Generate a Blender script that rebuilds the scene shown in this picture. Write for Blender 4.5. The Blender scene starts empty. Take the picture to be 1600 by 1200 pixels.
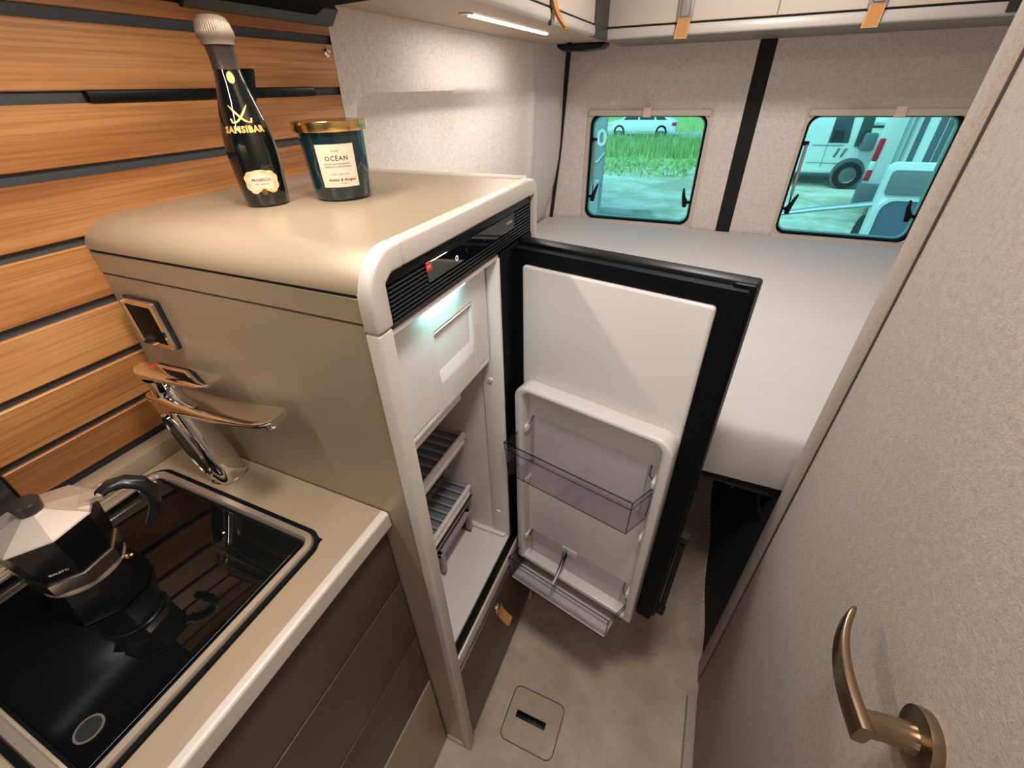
import bpy, bmesh, math, random
from mathutils import Vector, Matrix
sc = bpy.context.scene
C = sc.collection
PI = math.pi
random.seed(7)

# ---------------------------------------------------------------- camera
def cam_axes(p, y, r):
    p, y, r = (math.radians(a) for a in (p, y, r))
    return (Matrix.Rotation(y, 3, 'Z') @ Matrix.Rotation(p, 3, 'X') @ Matrix.Rotation(r, 3, 'Y'))
M3 = cam_axes(-34.54, 24.14, 1.48)          # columns: right, forward, up
cd = bpy.data.cameras.new('camera'); cam = bpy.data.objects.new('camera', cd); C.objects.link(cam)
rt, fw, up = M3.col[0], M3.col[1], M3.col[2]
mw = Matrix.Identity(4)
for i in range(3):
    mw[i][0] = rt[i]; mw[i][1] = up[i]; mw[i][2] = -fw[i]
mw[0][3], mw[1][3], mw[2][3] = 0, 0, 1.45
cam.matrix_world = mw
cd.sensor_width = 36; cd.lens = 673.5/1600*36; cd.clip_start = 0.02; cd.clip_end = 200
sc.camera = cam

# ---------------------------------------------------------------- world, sun, lamps, exposure
w = bpy.data.worlds.new('world'); sc.world = w; w.use_nodes = True
nt = w.node_tree; bg = nt.nodes['Background']
sky = nt.nodes.new('ShaderNodeTexSky'); sky.sky_type = 'NISHITA'; sky.sun_disc = False
sky.sun_elevation = math.radians(50); sky.sun_rotation = math.radians(200); sky.dust_density = 3.0
nt.links.new(sky.outputs[0], bg.inputs[0]); bg.inputs[1].default_value = 0.25
sd = bpy.data.lights.new('sun', 'SUN'); sd.energy = 1.3; sd.angle = math.radians(2); sd.color = (1, .96, .9)
so = bpy.data.objects.new('sun', sd); C.objects.link(so); so.rotation_euler = (math.radians(4), math.radians(-24), 0)
def area(name, loc, size, power, col, rot=(0, 0, 0), spread=180):
    d = bpy.data.lights.new(name, 'AREA'); d.shape = 'RECTANGLE'; d.size, d.size_y = size
    d.energy = power; d.color = col; d.spread = math.radians(spread)
    o = bpy.data.objects.new(name, d); C.objects.link(o); o.location = loc; o.rotation_euler = rot
    return o
WARM = (1, .93, .84)
area('kitchen_strip_light', (-.50, .17, 1.572), (.02, .80), 2.5, WARM)
area('bedroom_strip_light', (-.58, 1.37, 1.580), (.015, .50), 1.6, (1, .95, .88))
area('aisle_ceiling_light', (.0, .24, 1.958), (.16, .16), 7.5, (1, .95, .90))
area('cab_ceiling_light', (.0, -1.3, 1.958), (.30, .30), 3, (1, .93, .85))
area('bed_ceiling_light', (.10, 1.42, 1.96), (.20, .20), 8.5, (1, .97, .94))
area('fridge_light', (-.2965, .462, 1.2228), (.006, .085), .09, (.40, 1, .98), (0, math.radians(14), 0))
sc.view_settings.view_transform = 'Standard'; sc.view_settings.look = 'None'
sc.view_settings.exposure = 0.1; sc.view_settings.gamma = 1.0; sc.view_settings.use_curve_mapping = False

# ---------------------------------------------------------------- materials
def srgb(r, g, b):
    f = lambda c: (c/255/12.92) if c/255 <= .04045 else ((c/255+.055)/1.055)**2.4
    return (f(r), f(g), f(b), 1)
def mat(name, col, rough=.5, metal=0., bump=0., bscale=300, var=0., vscale=8, stretch=(1, 1, 1), coat=0., spec=.5, col2=None, sheen=0.):
    m = bpy.data.materials.new(name); m.use_nodes = True; n = m.node_tree; L = n.links
    b = n.nodes['Principled BSDF']
    if len(col) == 3: col = (*col, 1)
    b.inputs['Base Color'].default_value = col; b.inputs['Roughness'].default_value = rough
    b.inputs['Metallic'].default_value = metal; b.inputs['Coat Weight'].default_value = coat
    b.inputs['Specular IOR Level'].default_value = spec; b.inputs['Sheen Weight'].default_value = sheen
    tc = n.nodes.new('ShaderNodeTexCoord'); mp = n.nodes.new('ShaderNodeMapping'); mp.inputs['Scale'].default_value = stretch
    L.new(tc.outputs['Object'], mp.inputs[0])
    if var > 0:
        no = n.nodes.new('ShaderNodeTexNoise'); no.inputs['Scale'].default_value = vscale; no.inputs['Detail'].default_value = 6; no.inputs['Roughness'].default_value = .65
        L.new(mp.outputs[0], no.inputs[0])
        cr = n.nodes.new('ShaderNodeValToRGB'); cr.color_ramp.elements[0].position = .3; cr.color_ramp.elements[1].position = .7
        c2 = col2 or tuple(min(1, c*(1+var)) for c in col[:3])+(1,)
        cr.color_ramp.elements[0].color = tuple(c*(1-var) for c in col[:3])+(1,) if not col2 else col
        cr.color_ramp.elements[1].color = c2
        L.new(no.outputs[0], cr.inputs[0]); L.new(cr.outputs[0], b.inputs['Base Color'])
    if bump > 0:
        nb = n.nodes.new('ShaderNodeTexNoise'); nb.inputs['Scale'].default_value = bscale; nb.inputs['Detail'].default_value = 4
        L.new(mp.outputs[0], nb.inputs[0])
        bm_ = n.nodes.new('ShaderNodeBump'); bm_.inputs['Strength'].default_value = bump; bm_.inputs['Distance'].default_value = .002
        L.new(nb.outputs[0], bm_.inputs['Height']); L.new(bm_.outputs[0], b.inputs['Normal'])
    return m
def wood(name, ca, cb, cc, rough=.42):
    m = bpy.data.materials.new(name); m.use_nodes = True; n = m.node_tree; L = n.links; b = n.nodes['Principled BSDF']
    tc = n.nodes.new('ShaderNodeTexCoord'); oi = n.nodes.new('ShaderNodeObjectInfo')
    ml = n.nodes.new('ShaderNodeMath'); ml.operation = 'MULTIPLY'; ml.inputs[1].default_value = 13.
    L.new(oi.outputs['Random'], ml.inputs[0])
    cx = n.nodes.new('ShaderNodeCombineXYZ'); L.new(ml.outputs[0], cx.inputs[1]); L.new(ml.outputs[0], cx.inputs[2])
    ad = n.nodes.new('ShaderNodeVectorMath'); ad.operation = 'ADD'; L.new(tc.outputs['Object'], ad.inputs[0]); L.new(cx.outputs[0], ad.inputs[1])
    mp = n.nodes.new('ShaderNodeMapping'); mp.inputs['Scale'].default_value = (3, .5, 4.5); L.new(ad.outputs[0], mp.inputs[0])
    n1 = n.nodes.new('ShaderNodeTexNoise'); n1.inputs['Scale'].default_value = 3; n1.inputs['Detail'].default_value = 5; n1.inputs['Distortion'].default_value = .6
    L.new(mp.outputs[0], n1.inputs[0])
    mp2 = n.nodes.new('ShaderNodeMapping'); mp2.inputs['Scale'].default_value = (20, 1.6, 90); L.new(ad.outputs[0], mp2.inputs[0])
    n2 = n.nodes.new('ShaderNodeTexNoise'); n2.inputs['Scale'].default_value = 3; n2.inputs['Detail'].default_value = 3
    L.new(mp2.outputs[0], n2.inputs[0])
    cr = n.nodes.new('ShaderNodeValToRGB'); e = cr.color_ramp.elements
    e[0].position = .33; e[0].color = ca; e[1].position = .68; e[1].color = cc
    k = e.new(.5); k.color = cb
    L.new(n1.outputs[0], cr.inputs[0])
    mx = n.nodes.new('ShaderNodeMix'); mx.data_type = 'RGBA'; mx.blend_type = 'MULTIPLY'; mx.inputs[0].default_value = .48
    cr2 = n.nodes.new('ShaderNodeValToRGB'); cr2.color_ramp.elements[0].position = .36; cr2.color_ramp.elements[0].color = (.46, .38, .32, 1); cr2.color_ramp.elements[1].position = .56; cr2.color_ramp.elements[1].color = (1, 1, 1, 1)
    L.new(n2.outputs[0], cr2.inputs[0]); L.new(cr.outputs[0], mx.inputs[6]); L.new(cr2.outputs[0], mx.inputs[7])
    L.new(mx.outputs[2], b.inputs['Base Color']); b.inputs['Roughness'].default_value = rough
    bp = n.nodes.new('ShaderNodeBump'); bp.inputs['Strength'].default_value = .15; bp.inputs['Distance'].default_value = .001
    L.new(n2.outputs[0], bp.inputs['Height']); L.new(bp.outputs[0], b.inputs['Normal'])
    return m
def thin_glass(name, tint, rough=.02, gl=.10, ior=1.5):
    m = bpy.data.materials.new(name); m.use_nodes = True; n = m.node_tree; L = n.links
    n.nodes.remove(n.nodes['Principled BSDF'])
    t = n.nodes.new('ShaderNodeBsdfTransparent'); t.inputs[0].default_value = (*tint, 1)
    g = n.nodes.new('ShaderNodeBsdfGlossy'); g.inputs['Roughness'].default_value = rough
    f = n.nodes.new('ShaderNodeFresnel'); f.inputs[0].default_value = ior
    mx = n.nodes.new('ShaderNodeMixShader'); ge = n.nodes.new('ShaderNodeNewGeometry'); m1 = n.nodes.new('ShaderNodeMath'); m1.operation = 'SUBTRACT'; m1.inputs[0].default_value = 1; L.new(ge.outputs['Backfacing'], m1.inputs[1])
    m2 = n.nodes.new('ShaderNodeMath'); m2.operation = 'MULTIPLY'; L.new(f.outputs[0], m2.inputs[0]); L.new(m1.outputs[0], m2.inputs[1])
    L.new(m2.outputs[0], mx.inputs[0]); L.new(t.outputs[0], mx.inputs[1]); L.new(g.outputs[0], mx.inputs[2])
    L.new(mx.outputs[0], n.nodes['Material Output'].inputs[0]); return m
def emis(name, col, s):
    m = bpy.data.materials.new(name); m.use_nodes = True; b = m.node_tree.nodes['Principled BSDF']
    b.inputs['Base Color'].default_value = (*col, 1); b.inputs['Emission Color'].default_value = (*col, 1); b.inputs['Emission Strength'].default_value = s
    return m
def felt(name, a, b_, rough=1.):
    m = mat(name, a, rough, bump=.35, bscale=420, spec=.1, sheen=.15)
    n = m.node_tree; L = n.links; b = n.nodes['Principled BSDF']
    tc = n.nodes['Texture Coordinate']
    na = n.nodes.new('ShaderNodeTexNoise'); na.inputs['Scale'].default_value = 260; na.inputs['Detail'].default_value = 5; na.inputs['Roughness'].default_value = .7; na.inputs['Distortion'].default_value = .8
    nb = n.nodes.new('ShaderNodeTexNoise'); nb.inputs['Scale'].default_value = 110; nb.inputs['Detail'].default_value = 5; nb.inputs['Roughness'].default_value = .7
    L.new(tc.outputs['Object'], na.inputs[0]); L.new(tc.outputs['Object'], nb.inputs[0])
    mx = n.nodes.new('ShaderNodeMix'); mx.data_type = 'FLOAT'; mx.inputs[0].default_value = .5
    L.new(na.outputs[0], mx.inputs[2]); L.new(nb.outputs[0], mx.inputs[3])
    cr = n.nodes.new('ShaderNodeValToRGB'); cr.color_ramp.elements[0].position = .37; cr.color_ramp.elements[1].position = .63
    cr.color_ramp.elements[0].color = a; cr.color_ramp.elements[1].color = b_
    L.new(mx.outputs[0], cr.inputs[0]); L.new(cr.outputs[0], b.inputs['Base Color'])
    return m

FELT = felt('beige_felt', srgb(200, 186, 176), srgb(232, 220, 212))
FELT_S = mat('beige_trim', srgb(198, 180, 167), .75, var=.04, vscale=60)
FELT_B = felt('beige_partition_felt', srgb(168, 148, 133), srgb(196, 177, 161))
WOOD = wood('warm_wood', srgb(156, 98, 52), srgb(184, 124, 70), srgb(208, 150, 92))
BACK = mat('slate_backing', srgb(66, 68, 70), .7)
CHAMP = mat('champagne_laminate', srgb(166, 146, 122), .33, metal=.15, var=.02, vscale=3, bump=.02, bscale=900)
CHAMP_E = mat('light_edge_profile', srgb(202, 191, 181), .38, metal=.05)
TAUPE = mat('dark_taupe_laminate', srgb(82, 68, 58), .42, var=.03, vscale=4)
WHITE = mat('white_plastic', srgb(214, 206, 201), .28)
WHITE2 = mat('fridge_liner', srgb(216, 208, 204), .35)
BLACK = mat('black_plastic', srgb(7, 11, 13), .4, spec=.22)
BLACKM = mat('black_matte', srgb(14, 15, 16), .8)
RUBBER = mat('black_rubber', srgb(6, 10, 12), .6, spec=.12)
DGREEN = mat('gunmetal_profile', srgb(52, 56, 54), .4, metal=.3)
BGLOSS = mat('black_gloss', (.004, .004, .005), .03, spec=.5, coat=.3)
HOBGL = mat('smoked_glass', (.003, .004, .004), .015, spec=.4)
CHROME = mat('chrome', (.86, .84, .82), .05, metal=1)
STEEL = mat('brushed_steel', srgb(206, 190, 172), .30, metal=.75, bump=.05, bscale=200, stretch=(1, .03, 1))
ALU = mat('satin_aluminium', srgb(206, 190, 178), .42, metal=.75, var=.03, vscale=40)
BRONZE = mat('bronze_handle', srgb(160, 138, 114), .28, metal=1, bump=.03, bscale=400)
LEATHER = mat('tan_leather', srgb(196, 134, 70), .6, var=.08, vscale=60, bump=.2, bscale=500)
STITCH = mat('cream_stitch', srgb(236, 214, 180), .8)
LATCH = mat('grey_latch', srgb(152, 144, 134), .45, metal=.2)
FLOORM = mat('beige_vinyl', srgb(182, 156, 132), .42, var=.12, vscale=6, bump=.05, bscale=120, col2=srgb(226, 204, 182))
FLOORM.node_tree.nodes['Principled BSDF'].inputs['Specular IOR Level'].default_value = .35
SHEET = mat('cream_sheet', srgb(194, 187, 182), .9, bump=.08, bscale=700, sheen=.2)
DOORW = mat('overhead_door', srgb(206, 190, 174), .45)
LIPM = mat('overhead_lip', srgb(200, 190, 180), .35)
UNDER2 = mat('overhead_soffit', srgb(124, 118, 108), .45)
UNDER = mat('overhead_underside', srgb(176, 152, 128), .5)
DARKU = mat('dark_overhead', srgb(18, 18, 19), .85, spec=.1)
CLEAR = thin_glass('clear_plastic', (.90, .893, .912), .05, ior=1.45)
CLEAR_E = thin_glass('clear_plastic_edge', (.5, .49, .53), .1)
TEAL = thin_glass('teal_glass', (.55, .95, .925), .01, ior=1.3)
CLOTH = mat('black_cloth', srgb(10, 11, 16), .95)
GOLD = mat('gold', (.86, .58, .24), .18, metal=1)
GOLDP = mat('gold_print', srgb(226, 184, 104), .35, metal=.5)
BOTTLE = mat('dark_bottle_glass', (.0035, .0045, .004), .04, spec=.6, coat=.4)
FOIL = mat('taupe_foil', srgb(112, 97, 84), .5, metal=.3)
FOIL2 = mat('dark_foil', srgb(58, 48, 42), .4, metal=.5)
JAR = mat('teal_candle_glass', (.004, .022, .030), .04, spec=.6, coat=.5)
PAPER = mat('cream_paper', srgb(230, 208, 182), .7)
INK = mat('dark_ink', srgb(70, 52, 40), .7)
MOKA = mat('moka_black', (.005, .005, .006), .22, spec=.4)
REDP = mat('red_tag', srgb(200, 40, 30), .4)
REDI = emis('red_mark', (.8, .15, .08), .3)
BLUEI = mat('blue_mark', srgb(60, 110, 190), .4)
WPRINT = mat('white_print', srgb(220, 220, 222), .5)
LED = emis('led_diffuser', (1, .93, .84), 9)
LEDK = emis('warm_led_diffuser', (1, .82, .6), 6)
LEDC = emis('cyan_led', (.6, 1, .97), 2.5)
ICON = emis('power_symbol', (.7, .75, 1), 1.5)
WAX = mat('wax', srgb(200, 190, 170), .6)

# ---------------------------------------------------------------- mesh helpers
WM = {}
def wm(o):
    if o is None: return Matrix.Identity(4)
    return wm(o.parent) @ Matrix.LocRotScale(o.location, o.rotation_euler, o.scale)
class MB:
    def __init__(s): s.b = bmesh.new()
    def add(s, vs, fs):
        v = [s.b.verts.new(p) for p in vs]
        for f in fs:
            try: s.b.faces.new([v[i] for i in f])
            except ValueError: pass
        return s
    def merge(s, o, bev=0, seg=2, ang=None):
        if bev:
            bmesh.ops.recalc_face_normals(o, faces=o.faces[:])
            ed = [e for e in o.edges if ang is None or (len(e.link_faces) == 2 and e.calc_face_angle() > ang)]
            bmesh.ops.bevel(o, geom=ed, offset=bev, segments=seg, profile=.5, affect='EDGES', clamp_overlap=True)
        m = {v: s.b.verts.new(v.co) for v in o.verts}
        for f in o.faces:
            try: s.b.faces.new([m[v] for v in f.verts])
            except ValueError: pass
        o.free(); return s
    def box(s, x0, x1, y0, y1, z0, z1, bev=0, seg=2):
        o = bmesh.new()
        v = [o.verts.new((x, y, z)) for x in (x0, x1) for y in (y0, y1) for z in (z0, z1)]
        for f in ((0, 1, 3, 2), (4, 6, 7, 5), (0, 4, 5, 1), (2, 3, 7, 6), (0, 2, 6, 4), (1, 5, 7, 3)): o.faces.new([v[i] for i in f])
        return s.merge(o, bev, seg)
    def prism(s, poly, a, b, axis='x', bev=0, seg=2):
        # poly: 2-D outline; extruded along axis from a to b. axis x: poly=(y,z); y: (x,z); z: (x,y)
        o = bmesh.new(); mk = {'x': lambda p, t: (t, p[0], p[1]), 'y': lambda p, t: (p[0], t, p[1]), 'z': lambda p, t: (p[0], p[1], t)}[axis]
        A = [o.verts.new(mk(p, a)) for p in poly]; B = [o.verts.new(mk(p, b)) for p in poly]
        n = len(poly)
        o.faces.new(A); o.faces.new(B[::-1])
        for i in range(n): o.faces.new([A[i], B[i], B[(i+1) % n], A[(i+1) % n]])
        return s.merge(o, bev, seg, .5)
    def lathe(s, prof, c=(0, 0), n=40, z0=0, a0=0, cap=True):
        rings = []
        for r, z in prof:
            rings.append([s.b.verts.new((c[0]+r*math.cos(a0+2*PI*i/n), c[1]+r*math.sin(a0+2*PI*i/n), z0+z)) for i in range(n)])
        for a, b in zip(rings, rings[1:]):
            for i in range(n): s.b.faces.new([a[i], a[(i+1) % n], b[(i+1) % n], b[i]])
        if cap:
            if prof[0][0] > 1e-6: s.b.faces.new(rings[0][::-1])
            if prof[-1][0] > 1e-6: s.b.faces.new(rings[-1])
        return s
    def tube(s, pts, r, n=10, flat=1., upv=(0, 0, 1), cap=True):
        pts = [Vector(p) for p in pts]; rr = r if isinstance(r, (list, tuple)) else [r]*len(pts); rings = []
        for i, p in enumerate(pts):
            t = (pts[min(i+1, len(pts)-1)]-pts[max(i-1, 0)]).normalized()
            u = Vector(upv); a = t.cross(u)
            if a.length < 1e-4: a = t.cross(Vector((1, 0, 0)))
            a.normalize(); b = a.cross(t).normalized()
            ra = rr[i] if not isinstance(rr[i], (list, tuple)) else rr[i][0]
            rb = rr[i]*flat if not isinstance(rr[i], (list, tuple)) else rr[i][1]
            rings.append([s.b.verts.new(p+a*ra*math.cos(2*PI*k/n)+b*rb*math.sin(2*PI*k/n)) for k in range(n)])
        for A, B in zip(rings, rings[1:]):
            for i in range(n): s.b.faces.new([A[i], A[(i+1) % n], B[(i+1) % n], B[i]])
        if cap: s.b.faces.new(rings[0][::-1]); s.b.faces.new(rings[-1])
        return s
    def grid(s, f, nu, nv):
        v = [[s.b.verts.new(f(i/nu, j/nv)) for j in range(nv+1)] for i in range(nu+1)]
        for i in range(nu):
            for j in range(nv): s.b.faces.new([v[i][j], v[i+1][j], v[i+1][j+1], v[i][j+1]])
        return s
    def ring(s, outer, inner, a, b, axis='y'):
        # closed ring prism between two loops with equal counts
        mk = {'x': lambda p, t: (t, p[0], p[1]), 'y': lambda p, t: (p[0], t, p[1]), 'z': lambda p, t: (p[0], p[1], t)}[axis]
        L = [[s.b.verts.new(mk(p, t)) for p in lp] for lp in (outer, inner) for t in (a, b)]
        oa, ob, ia, ib = L; n = len(outer)
        for i in range(n):
            j = (i+1) % n
            for q in ((oa[i], oa[j], ia[j], ia[i]), (ob[i], ib[i], ib[j], ob[j]), (oa[i], ob[i], ob[j], oa[j]), (ia[i], ia[j], ib[j], ib[i])):
                try: s.b.faces.new(q)
                except ValueError: pass
        return s
    def build(s, name, m, parent=None, local=False, sharp=35):
        b = s.b; bmesh.ops.remove_doubles(b, verts=b.verts[:], dist=1e-6)
        bmesh.ops.recalc_face_normals(b, faces=b.faces[:])
        if parent is not None and not local: b.transform(wm(parent).inverted())
        me = bpy.data.meshes.new(name)
        for f in b.faces: f.smooth = True
        th = math.radians(sharp)
        for e in b.edges:
            if len(e.link_faces) != 2 or e.calc_face_angle(0) > th: e.smooth = False
        b.to_mesh(me); b.free(); me.materials.append(m)
        o = bpy.data.objects.new(name, me); C.objects.link(o)
        if parent is not None: o.parent = parent
        return o
def tag(o, label=None, cat=None, group=None, kind=None):
    if label: o['label'] = label
    if cat: o['category'] = cat
    if group: o['group'] = group
    if kind: o['kind'] = kind
    return o
def thing(name, label, cat, loc=(0, 0, 0), rz=0, group=None, kind=None):
    o = bpy.data.objects.new(name, None); C.objects.link(o); o.location = loc; o.rotation_euler = (0, 0, rz)
    o.empty_display_size = .05
    return tag(o, label, cat, group, kind)
def rrect(x0, x1, y0, y1, r, n=6, corners=(1, 1, 1, 1)):
    P = []
    for k, (cx, cy, a) in enumerate(((x1-r, y1-r, 0), (x0+r, y1-r, 90), (x0+r, y0+r, 180), (x1-r, y0+r, 270))):
        if not corners[k]:
            P.append(((x1, y1), (x0, y1), (x0, y0), (x1, y0))[k]); continue
        for i in range(n+1):
            t = math.radians(a+90*i/n); P.append((cx+r*math.cos(t), cy+r*math.sin(t)))
    return P
def text_verts(string, size, align='CENTER', bold=0., shear=0., spacing=1.):
    cu = bpy.data.curves.new('t', 'FONT'); cu.body = string; cu.size = size; cu.align_x = align; cu.offset = bold; cu.shear = shear; cu.space_character = spacing
    cu.resolution_u = 2
    o = bpy.data.objects.new('t', cu); C.objects.link(o)
    dg = bpy.context.evaluated_depsgraph_get(); me = bpy.data.meshes.new_from_object(o.evaluated_get(dg))
    vs = [tuple(v.co) for v in me.vertices]; fs = [tuple(p.vertices) for p in me.polygons]
    bpy.data.objects.remove(o); bpy.data.curves.remove(cu); bpy.data.meshes.remove(me)
    return vs, fs
def text(mb, string, size, fn, **k):
    vs, fs = text_verts(string, size, **k); mb.add([fn(v[0], v[1]) for v in vs], fs); return mb
def dup(o, parent=None):
    c = o.copy(); C.objects.link(c)
    if parent is not None: c.parent = parent
    for ch in list(o.children): dup(ch, c)
    return c
def interp(tb, z):
    for (a, u), (b, v) in zip(tb, tb[1:]):
        if z <= b: return u+(v-u)*(max(z, a)-a)/(b-a)
    return tb[-1][1]
PROF = [(.0, -.88), (.60, -.88), (.80, -.845), (.90, -.815), (.975, -.792), (1.05, -.775), (1.14, -.759), (1.22, -.752), (1.30, -.750), (1.6, -.742), (1.75, -.72), (1.98, -.66)]
wx = lambda z: interp(PROF, z)

# ================================================================ STRUCTURE
tag(MB().box(-.95, 1.05, -2.3, 2.5, -.05, 0).build('floor', FLOORM), kind='structure')
tag(MB().box(-.95, 1.05, -2.3, 2.5, 1.98, 2.02).build('ceiling', mat('ceiling_felt', srgb(206, 196, 186), .95, bump=.2)), kind='structure')
wf = MB(); wf.box(-.95, 1.05, -2.34, -2.3, -.05, .95); wf.box(-.95, 1.05, -2.34, -2.3, 1.65, 2.02); wf.box(-.95, -.70, -2.34, -2.3, .95, 1.65); wf.box(.80, 1.05, -2.34, -2.3, .95, 1.65)
tag(wf.build('wall_front', FELT), kind='structure')
rw = MB(); rw.box(1.05, 1.09, .0, 2.5, -.05, 2.02); rw.box(1.05, 1.09, -2.34, -1.35, -.05, 2.02); rw.box(1.05, 1.09, -1.35, 0, 1.85, 2.02)
tag(rw.build('wall_right', FELT), kind='structure')

# left wall: backing, wooden slats, felt part with pressed recess
wl = thing('wall_left', None, None, kind='structure')
def wallstrip(y0, y1, dx, m, name, zs):
    b = MB(); P = [(wx(z)-dx, z) for z in zs]; Q = [(-.93, zs[-1]), (-.93, zs[0])]
    b.prism(P+Q, y0, y1, 'y'); return b.build(name, m, wl)
wallstrip(-2.3, .845, .0065, BACK, 'backing', [0, .6, .8, .9, .975, 1.05, 1.14, 1.22, 1.3, 1.6, 1.75, 1.98])
SL = [(.985, 1.045), (1.057, 1.127), (1.139, 1.208), (1.220, 1.289), (1.300, 1.367), (1.380, 1.445), (1.458, 1.526), (1.539, 1.60)]
for k, (a, b_) in enumerate(SL):
    y0 = .096
    s = MB(); s.prism([(wx(a), a), (wx(b_), b_), (wx(b_)-.014, b_), (wx(a)-.014, a)], y0, .842, 'y', bev=.0012, seg=1)
    o = s.build('slat', WOOD, wl)
sp = MB(); sp.prism([(wx(z)+.004, z) for z in (.955, 1.05, 1.14, 1.22, 1.54)]+[(wx(z)-.004, z) for z in (1.54, 1.22, 1.14, 1.05, .955)], -1.2, .0935, 'y', bev=.002)
tag(sp.build('end_panel', mat('dark_window_panel', srgb(14, 22, 22), .25), wl), 'dark glossy panel where the slats end')
# slotted rail set in the gap and its hook
tag(MB().box(-.752, -.741, .385, .768, 1.4455, 1.4575, .001).build('slot_rail', BLACK, wl), 'black slotted rail between two slats')
tag(MB().prism([(.600, 1.4455), (.612, 1.44), (.628, 1.44), (.642, 1.484), (.618, 1.484)], -.746, -.738, 'x', bev=.002).build('rail_hook', BLACK, wl), 'black hook plate on the slotted rail')
sc_ = MB(); sc_.lathe([(.0001, .006), (.005, .0055), (.0075, .003), (.008, 0)], n=20, cap=False); sc_.b.transform(Matrix.Translation((-.7435, .822, 1.513)) @ Matrix.Rotation(PI/2, 4, 'Y'))
tag(sc_.build('wall_screw', CHROME, wl), 'round chrome screw at the slat end')
def recess(y, z):
    # depth of the pressed-in field below z=1.444
    if z > 1.448: return 0
    e = min(1, max(0, (y-.875)/.05)); r = min(1, max(0, (1.80-y)/.55))
    d = .062*(e*e*(3-2*e))*(r*r*(3-2*r))
    if z > 1.395: return d*(1.448-z)/.053
    return d*max(0, 1-(1.395-z)/.55)
def feltwall(u, v):
    y = .842+u*(2.36-.842); z = .55+v*(1.98-.55)
    x = wx(z)-recess(y, z)
    x += .012*math.exp(-((y-1.93)/.035)**2)*(1 if z < 1.44 else .5)        # vertical rib before the rear corner
    
    return (x, y, z)
fw_ = MB(); fw_.grid(feltwall, 110, 150)
fw_.build('felt_panel', FELT, wl)
MB().box(-.95, -.90, .842, 2.5, 0, 1.98).build('outer_skin', BACK, wl)


# rear doors with windows
def hole_panel(mb, ox0, ox1, oz0, oz1, hx0, hx1, hz0, hz1, r, y0, y1):
    inner = rrect(hx0, hx1, hz0, hz1, r, 8); cx, cz = (hx0+hx1)/2, (hz0+hz1)/2; outer = []
    n = 9
    for k, (X, Z) in enumerate(((ox1, oz1), (ox0, oz1), (ox0, oz0), (ox1, oz0))):
        for i in range(n):
            p = inner[k*n+i]; t = i/(n-1)
            # spread outer points about the corner
            ax = (p[0], Z); bx = (X, p[1])
            if k in (0, 2): q = (X, p[1]+(Z-p[1])*min(1, t*2)) if t <= .5 else (X+(p[0]-X)*(t*2-1), Z)
            else: q = (p[0]+(X-p[0])*min(1, t*2), Z) if t <= .5 else (X, Z+(p[1]-Z)*(t*2-1))
            outer.append(q)
    mb.ring(outer, inner, y0, y1, 'y')
wr = thing('wall_rear', None, None, kind='structure')
b = MB(); hole_panel(b, -.75, .045, .55, 1.98, -.608, -.086, .868, 1.338, .045, 2.35, 2.40); b.build('door_lining', FELT, wr)
b = MB(); hole_panel(b, .107, 1.05, .55, 1.98, .292, .800, .866, 1.337, .045, 2.35, 2.40); b.build('door_lining', FELT, wr)
MB().box(-.95, -.745, 2.401, 2.43, .55, 1.98).build('outer_skin', BACK, wr)
b = MB(); b.box(-.9, 1.05, 2.35, 2.42, 0, .55); b.build('lower_lining', FELT, wr)
tag(MB().box(.0445, .1075, 2.357, 2.41, .55, 1.98).build('door_gap', BLACKM, wr), 'black seal between the two rear doors')
tag(MB().prism([(-.80, .85), (-.783, .85), (-.745, 1.2), (-.718, 1.6), (-.718, 1.98), (-.737, 1.98), (-.737, 1.6), (-.763, 1.2)], 2.342, 2.40, 'y').build('door_seal', BLACKM, wr), 'black seal down the rear left corner')
b = MB(); b.prism([(-.7505, .55), (-.7505, 1.98), (-.86, 1.98), (-.86, .55)], 2.35, 2.40, 'y'); b.build('door_lining_edge', FELT, wr)
WIN = []
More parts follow.
